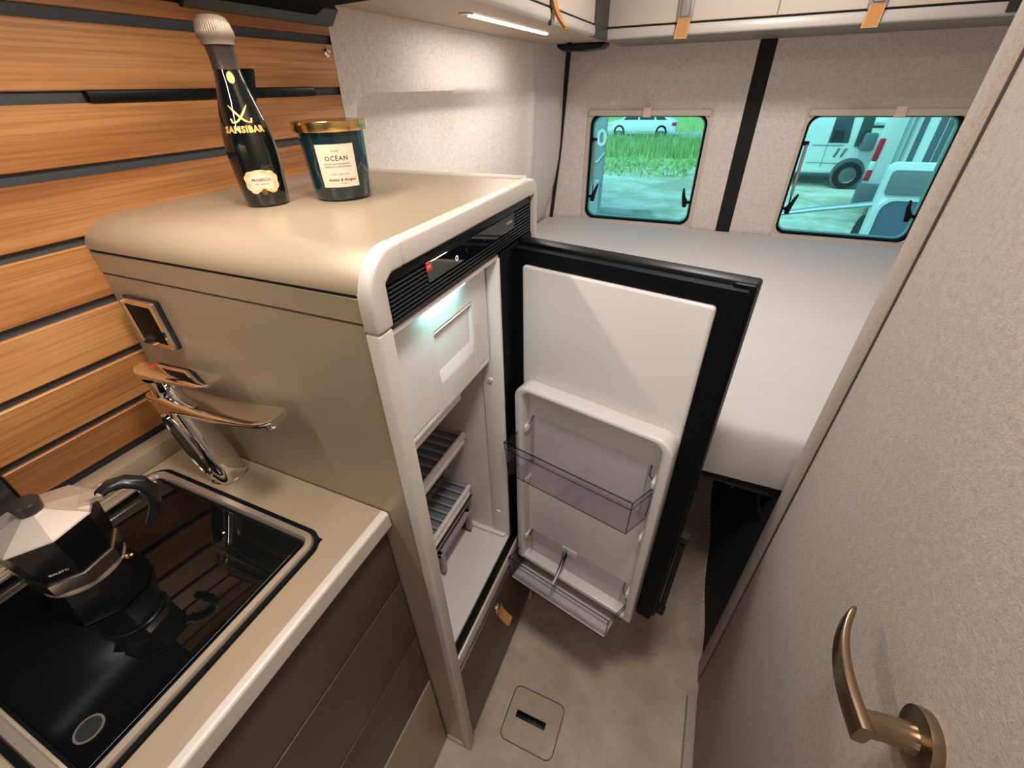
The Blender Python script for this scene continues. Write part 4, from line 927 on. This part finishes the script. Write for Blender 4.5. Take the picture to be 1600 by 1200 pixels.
# cars far behind
c2 = thing('car', 'teal-tinted windscreened car parked far behind the vans', 'car', (7.0, 29, GZ))
b = MB(); b.prism([(5.2, -.3), (5.2, .1), (5.8, .3), (6.4, .85), (7.9, .85), (8.6, .3), (9.1, .2), (9.1, -.3)], 28.2, 30, 'y', bev=.08); b.build('body', VW, c2)
b = MB(); b.prism([(5.95, .32), (6.45, .78), (7.1, .78), (7.1, .32)], 28.17, 28.2, 'y'); b.build('window', VG, c2)
for x in (5.9, 8.3): wheel(c2, x, 28.3, GZ+.33)
# white van seen from its rear corner with tall lamp
v2 = thing('parked_van', 'white van tail with a tall red and clear tail lamp beside the motorhome', 'van', (3.2, 10.2, GZ))
b = MB(); b.prism([(2.12, 9.0), (4.2, 9.0), (4.9, 11.7), (2.92, 11.7)], GZ+.3, 1.9, 'z', bev=.05, seg=3); b.build('body', VW, v2)
b = MB(); b.prism([(2.125, .40), (2.195, .40), (2.205, .70), (2.135, .70)], 8.97, 9.03, 'y', bev=.01); b.build('tail_lamp', REDL, v2)
b = MB(); b.prism([(2.125, .27), (2.195, .27), (2.20, .395), (2.135, .395)], 8.97, 9.03, 'y', bev=.01); b.build('reversing_lamp', mat('clear_lamp', srgb(236, 240, 236), .2), v2)
b = MB(); b.prism([(2.12, .12), (2.19, .12), (2.195, .265), (2.125, .265)], 8.97, 9.03, 'y', bev=.01); b.build('tail_lamp', REDL, v2)
b = MB(); b.box(2.08, 4.2, 8.88, 9.05, GZ+.25, .08, .04); b.build('bumper', DGP, v2)
for y in (9.9, 11.2):
    b = MB(); b.lathe([(.2, -.1), (.33, -.1), (.33, .1), (.2, .1)], n=28); b.b.transform(Matrix.Translation((3.4, y, GZ+.33)) @ Matrix.Rotation(PI/2, 4, 'Y')); b.build('wheel', TY, v2)
# motorhome with open rear door, nearest
mh = thing('motorhome', 'white motorhome side with dark vertical stripes and an open trimmed rear door', 'motorhome', (2.2, 5.0, GZ))
b = MB(); b.prism([(1.335, 5.1), (2.9, 5.1), (3.7, 8.6), (2.31, 8.6)], GZ+.35, 2.1, 'z', bev=.04); b.build('body', VW, mh)
for x0, x1 in ((1.45, 1.49), (1.56, 1.61), (1.62, 1.66)):
    b = MB(); b.box(x0, x1, 5.085, 5.10, .75, 2.0, .005); b.build('dark_stripe', DGP, mh)
for x0 in (1.350, 1.395): MB().box(x0, x0+.016, 5.06, 5.10, GZ+.35, 2.05, .004).build('corner_profile', SIL, mh)
b = MB(); b.prism(rrect(1.185, 1.98, .02-.30, .925, .06, 5), 4.45, 4.52, 'y', bev=.012, seg=2); dd = b.build('rear_door', VW, mh)
b = MB(); b.prism(rrect(1.215, 1.92, .70, .875, .03, 4), 4.43, 4.452, 'y', bev=.004); b.build('door_lining', GREYP, dd)
b = MB(); b.prism(rrect(1.225, 1.94, -.22, .665, .09, 6), 4.42, 4.452, 'y', bev=.008); b.build('door_pocket', mat('blue_grey_lining', srgb(84, 100, 120), .6), dd)
b = MB(); b.ring(rrect(1.205, 1.96, -.24, .685, .10, 6), rrect(1.225, 1.94, -.22, .665, .09, 6), 4.415, 4.452, 'y'); b.build('pocket_rim', VW, dd)
b = MB(); b.tube([(.45, 4.5, .48), (.85, 4.5, .56), (1.20, 4.5, .62)], .035, 8, flat=.6); b.build('tow_arm', SIL, mh)
b = MB(); b.lathe([(.2, -.1), (.33, -.1), (.33, .1), (.2, .1)], n=28); b.b.transform(Matrix.Translation((1.75, 6.3, GZ+.33)) @ Matrix.Rotation(PI/2, 4, 'Y')); b.build('wheel', TY, mh)
b = MB(); b.lathe([(.2, -.1), (.33, -.1), (.33, .1), (.2, .1)], n=28); b.b.transform(Matrix.Translation((2.78, 6.3, GZ+.33)) @ Matrix.Rotation(PI/2, 4, 'Y')); b.build('wheel', TY, mh)
